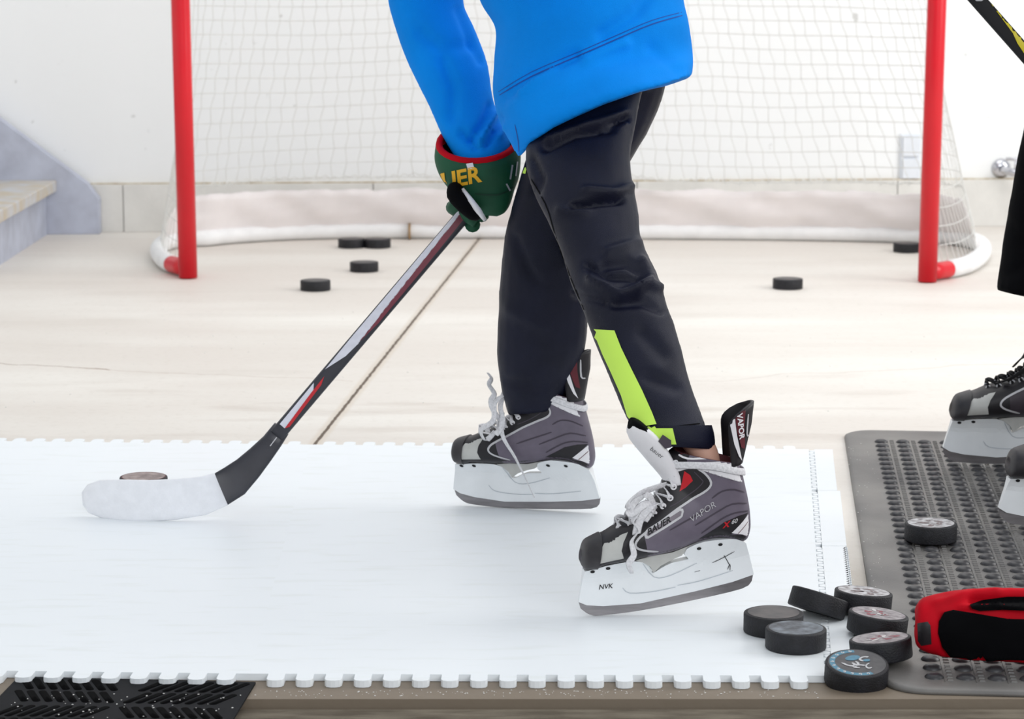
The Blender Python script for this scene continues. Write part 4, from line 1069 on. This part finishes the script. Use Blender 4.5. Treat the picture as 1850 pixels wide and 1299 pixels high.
b.patch([along(-.05, -6), along(-.05, 6), along(.25, 9), along(.50, 10), along(.60, 5), along(.30, -1)], q, M_stickmr, 12)
b.patch([along(.80, -10), along(.82, -2), along(.985, 3), along(.985, -9)], q, M_stickwh, 7)
b.patch([along(.76, -3), along(.79, 3), along(.97, 8), along(.985, 3), along(.83, -2)], q2, M_bred, 10)
b.build('shaft', stick)
# blade: hosel, heel and taped toe, slightly curved, standing on the panel
prof = [((496, 764), (521, 785)), ((476, 788), (508, 806)), ((452, 810), (490, 832)), ((428, 830), (468, 862)), ((405, 845), (442, 893)), ((388, 855), (412, 912)),
        ((360, 862), (370, 930)), ((320, 866), (320, 938)), ((270, 868), (270, 942)), ((220, 867), (225, 942)), ((180, 868), (185, 936)), ((158, 876), (160, 926)), ((148, 890), (150, 912))]
deps = [4.05, 4.05, 4.048, 4.046, 4.043, 4.04, 4.032, 4.03, 4.03, 4.036, 4.05, 4.06, 4.066]
# depth follows the ground: bottom edge rests on the sheet
def blade_ring(i, grow=0.0, th=None):
    (tx, ty), (bx, by) = prof[i]
    d = 4.046 + .0 * i
    if i >= 5: g = G(bx, by + 1, ZS + .0012); d = (g - CAM).dot(FW) if i in (8,) else None
    dd = deps[i]; t_ = P(tx, ty, dd); bt = P(bx, by, dd); th = [.016, .014, .012, .010, .008, .007, .006, .006, .006, .006, .0055, .005, .004][i] + grow * 2
    up_ = (t_ - bt); Lh = up_.length; up_.normalize(); nrm = V3((0, 1, 0)); r_ = []
    for k in range(16):
        a = 2 * math.pi * k / 16; cc, ss = math.cos(a), math.sin(a)
        r_.append((t_ + bt) / 2 + up_ * (Lh / 2 + grow) * math.copysign(abs(cc) ** .6, cc) + nrm * th / 2 * math.copysign(abs(ss) ** .7, ss))
    return r_
b = MB(); rg = [blade_ring(i) for i in range(len(prof))]
# settle the lower edge onto the panel
zmin = min(p.z for r_ in rg[7:10] for p in r_)
b.loft(rg, M_stickbk); 
tr = b.bvh(); b.stroke([(500, 790), (488, 806)], 3, cam_proj(tr, .0008), M_silver, 8)
bl = b.build('blade', stick)
b = MB(); b.loft([[lerp(a_, c_, .45) for a_, c_ in zip(blade_ring(4, .0006), blade_ring(5, .0006))]] [:0] + [blade_ring(i, .0007) for i in range(5, len(prof))], M_tape, (True, True))
b.build('blade_tape', stick, label='white tape wrapped round the blade')
ground_shift = zmin

# ------------------------------------------------------------------ second skater (right edge, in black)
p2 = thing('person', G(1960, 900, ZM), 'second skater in black pants standing on the rubber mat at the right edge', 'person')
zst = ZM + .0055
k1 = make_skate(p2, skate_matrix((1776, 838), (330, 1232), zst, R(-2), R(-9.2) * 0 - R(0), sc_=1.12), PAL2, False, False, M_bklace, 'up', 1.12)
k2 = make_skate(p2, skate_matrix((1884, 950), (330, 1232), zst, R(3), 0, sc_=1.12), PAL2, False, False, M_bklace, 'up', 1.12)
k1['label'] = 'black and grey skate with dark laces, toe pointing left'; k2['label'] = 'dark skate whose toe shows at the right edge'
N1 = skate_matrix((1776, 838), (330, 1232), zst, R(-2), 0, sc_=1.12) @ Matrix.Scale(1.12, 4); N2 = skate_matrix((1884, 950), (330, 1232), zst, R(3), 0, sc_=1.12) @ Matrix.Scale(1.12, 4)
b1t, b1b, b1f = ank(N1, 745, 330), ank(N1, 770, 560), ank(N1, 350, 850); b2t, b2b, b2f = ank(N2, 745, 330), ank(N2, 770, 560), ank(N2, 350, 850)
d1 = (b1t - CAM).dot(FW); d2 = (b2t - CAM).dot(FW); dm = (d1 + d2) / 2
u1 = pix(b1t); u2 = pix(b2t)
pel2 = P(2110, -150, dm)
skin_body([[(pel2, .10), (P(2080, -60, dm + .07), .09), (P(2000, 150, d1 - .03), .07), (P(u1[0] + 20, 400, d1), .052), (b1t + V3((0, 0, .06)), .034), (b1t, .03), (b1b, .028), (b1f, .026)],
           [(pel2, .10), (P(2120, -60, dm - .07), .09), (P(2120, 150, d2 + .03), .07), (P(u2[0] + 20, 430, d2), .052), (b2t + V3((0, 0, .06)), .034), (b2t, .03), (b2b, .028), (b2f, .026)],
           [(pel2, .10), (P(2110, -350, dm), .13), (P(2070, -600, dm), .14), (P(2045, -690, dm), .08), (P(2030, -740, dm), .08), (P(2014, -815, dm), .165), (P(2008, -865, dm), .175), (P(2008, -915, dm), .14)],
           [(P(2070, -600, dm), .14), (P(2070, -590, dm - .16), .06), (P(2120, -300, dm - .2), .035), (P(2010, -120, 4.17), .035), (P(1935, 60, 4.165), .03), (P(1925, 90, 4.165), .03)],
           [(P(2070, -600, dm), .14), (P(2070, -590, dm + .16), .06), (P(2110, -300, dm + .2), .035), (P(2040, 60, 4.3), .035), (P(2035, 260, 4.22), .03), (P(2035, 300, 4.2), .03)]], 'body', p2, M_skin)
b = MB()
limb(b, [(1960, -220, 2240, -220, dm, .8), (1930, -100, 2230, -100, dm + .02, .8), (1888, 80, 2100, 80, d1 - .03, .8), (1850, 228, 2010, 228, d1, .8), (1833, 310, 1985, 310, d1, .8), (1818, 400, 1965, 400, d1, .8), (1808, 470, 1955, 475, d1, .8), (1799, 524, 1950, 556, d1, .8)], M_blackcloth)
limb(b, [(1960, -220, 2240, -220, dm, .8), (1990, -80, 2260, -80, dm - .05, .8), (2010, 120, 2240, 120, d2, .8), (2000, 350, 2200, 350, d2, .8), (1990, 590, 2180, 600, d2, .8)], M_blackcloth)
pb2 = cloth(b, [([(1820, 400), (1850, 440)], 10, -.004), ([(1810, 500), (1850, 480)], 10, -.004)], M_blackcloth, .008, 2)
pb2.build('pants', p2)

b = MB()
limb(b, [(1975, -700, 2100, -700, dm, 1), (1930, -640, 2190, -640, dm, 1.1), (1930, -500, 2250, -500, dm, .75), (1945, -300, 2260, -300, dm, .7), (1945, -110, 2260, -110, dm, .75)], M_blackcloth)
limb(b, [(1990, -640, 2150, -640, dm - .15, .8), (2030, -450, 2180, -450, dm - .19, .8), (2050, -300, 2185, -270, dm - .2, .8)], M_blackcloth)
limb(b, [(2050, -320, 2185, -250, dm - .2, .8), (1990, -190, 2090, -120, 4.17, .8), (1925, 0, 2010, 30, 4.165, .8)], M_blackcloth)
limb(b, [(1990, -640, 2150, -640, dm + .15, .8), (2030, -450, 2180, -450, dm + .19, .8), (2050, -300, 2185, -270, dm + .2, .8), (1990, 60, 2090, 60, 4.3, .8), (1990, 200, 2080, 200, 4.24, .8)], M_blackcloth)
jb = cloth(b, [], M_blackcloth, .008, 2); jb.build('jacket', p2)
head_extras(p2, P(2009, -860, dm), M_skin, M_hair)
# second stick, top right corner
s2a, s2b = P(1712, -62, 4.15), P(2070, 344, 4.2)
t = thing('hockey_stick', s2b, 'black and yellow hockey stick slanting in at the top right corner', 'hockey stick')
b = MB(); shaft(b, s2a, s2b, .0245, .018, M_ink, n=40); tr = b.bvh(); q = cam_proj(tr, .0022)
b.patch([(1790, 6), (1800, 8), (1826, 38), (1836, 45), (1868, 84), (1868, 112), (1850, 96), (1838, 78), (1830, 60)], q, M_yelst, 8)
b.patch([(1756, -6), (1764, 2), (1774, 2), (1784, -8), (1768, -20)], q, M_silver, 8)
b.build('shaft', t)

# ------------------------------------------------------------------ red glove on the mat
c0 = G(1780, 1200, ZM + .005)
t = thing('hockey_glove', c0, 'red and black hockey glove lying on the rubber mat beside the pucks', 'glove')
# cushioned shell lying on its side, cuff end towards the pucks
b = MB(); dG = (c0 - CAM).dot(FW)
gs = smooth2([(1652, 1112, 1654, 1176, dG + .01, .9), (1664, 1093, 1666, 1190, dG, .8), (1700, 1080, 1698, 1197, dG, .66), (1750, 1074, 1750, 1203, dG, .58), (1810, 1071, 1810, 1207, dG, .55), (1880, 1074, 1880, 1210, dG, .5), (1960, 1084, 1960, 1208, dG, .45), (2010, 1100, 2010, 1200, dG, .4)], 4)
b.loft([ring_px((q_[0], q_[1]), (q_[2], q_[3]), q_[4], q_[5], 30) for q_ in gs], M_gred)
vs, ns, fs = fuse(b, .004, 2)
vs = folds(vs, ns, [([(1700, 1125), (1710, 1190)], 6, -.004), ([(1735, 1108), (1790, 1104), (1850, 1112)], 5, .006), ([(1700, 1196), (1780, 1200), (1850, 1203)], 4, .004), ([(1690, 1100), (1740, 1085), (1800, 1078)], 6, .004), ([(1760, 1095), (1850, 1090)], 9, -.012)], 1, .002, 30)
zmn = min(v.z for v in vs); vs = [v + V3((0, 0, ZM + .0062 - zmn)) for v in vs]
b = MB(); b.add(vs, fs, M_gred); tr = b.bvh(); q = cam_proj(tr, .0012)
shell = None
b.patch([(1752, 1092), (1775, 1084), (1820, 1078), (1870, 1078), (1870, 1104), (1810, 1102), (1770, 1104), (1756, 1100)], cam_proj(tr, .006), M_blackcloth, 8)
shell = b.build('shell', t)
b = MB(); pol = [(1697, 1122), (1706, 1106), (1722, 1102), (1760, 1108), (1820, 1118), (1900, 1120), (1960, 1130), (1960, 1188), (1890, 1194), (1820, 1192), (1760, 1195), (1722, 1192), (1703, 1170), (1696, 1145)]
b.patch(pol, cam_proj(tr, .003), M_blackcloth, 10); o = b.build('palm_panel', t, label='black palm panel'); md = o.modifiers.new('t', 'SOLIDIFY'); md.thickness = .003; md.offset = 0
b = MB(); b.patch([(1657, 1126), (1676, 1123), (1681, 1130), (1683, 1164), (1664, 1167), (1658, 1158)], cam_proj(tr, .002), M_bk, 8); b.build('cuff_tab', t, label='black tab on the cuff')
for k in range(3):
    y0 = 1104 + k * 38; b = MB()
    pts = [P(1980, y0, dG - .01 + .02 * (k % 2)), P(2020, y0 + 4, dG + .01), P(2060, y0 + 12, dG + .02)]
    b.tube([V3(p) for p in smooth2([tuple(p) for p in pts], 3)], [.013] * 6 + [.009], M_gred, 14); o = b.build('glove_finger', t)

# ------------------------------------------------------------------ plastic shavings scattered on the slab edge, mat and panel
random.seed(11)
b = MB(); M_bit = mat('white_shavings', (232, 230, 226), .7, var=.05)
def bit(p, r):
    q = []
    a0 = random.random() * 6
    for k in range(4):
        a = a0 + k * 1.57; q.append(p + V3((r * math.cos(a) * random.uniform(.6, 1.4), r * math.sin(a) * random.uniform(.6, 1.4), 0)))
    b.prism(q, [x + V3((0, 0, r * .5)) for x in q], M_bit)
for k in range(170):
    bit(G(random.uniform(460, 1480), random.triangular(1246, 1262, 1250)) + V3((0, 0, .0002)), random.uniform(.0004, .0011))
for k in range(60): bit(G(random.uniform(20, 440), random.uniform(1250, 1297), .0032), random.uniform(.0004, .0012))
for k in range(90): bit(G(random.uniform(1530, 1600), random.uniform(800, 1100), ZM + .0001), random.uniform(.0004, .001))
for k in range(160): bit(G(random.uniform(0, 1700), random.triangular(430, 770, 620)) + V3((0, 0, .0002)), random.uniform(.0006, .0022))
o = b.build('plastic_shavings'); tag(o, 'tiny white plastic shavings scattered over the concrete and the mats', 'shavings', kind='stuff')
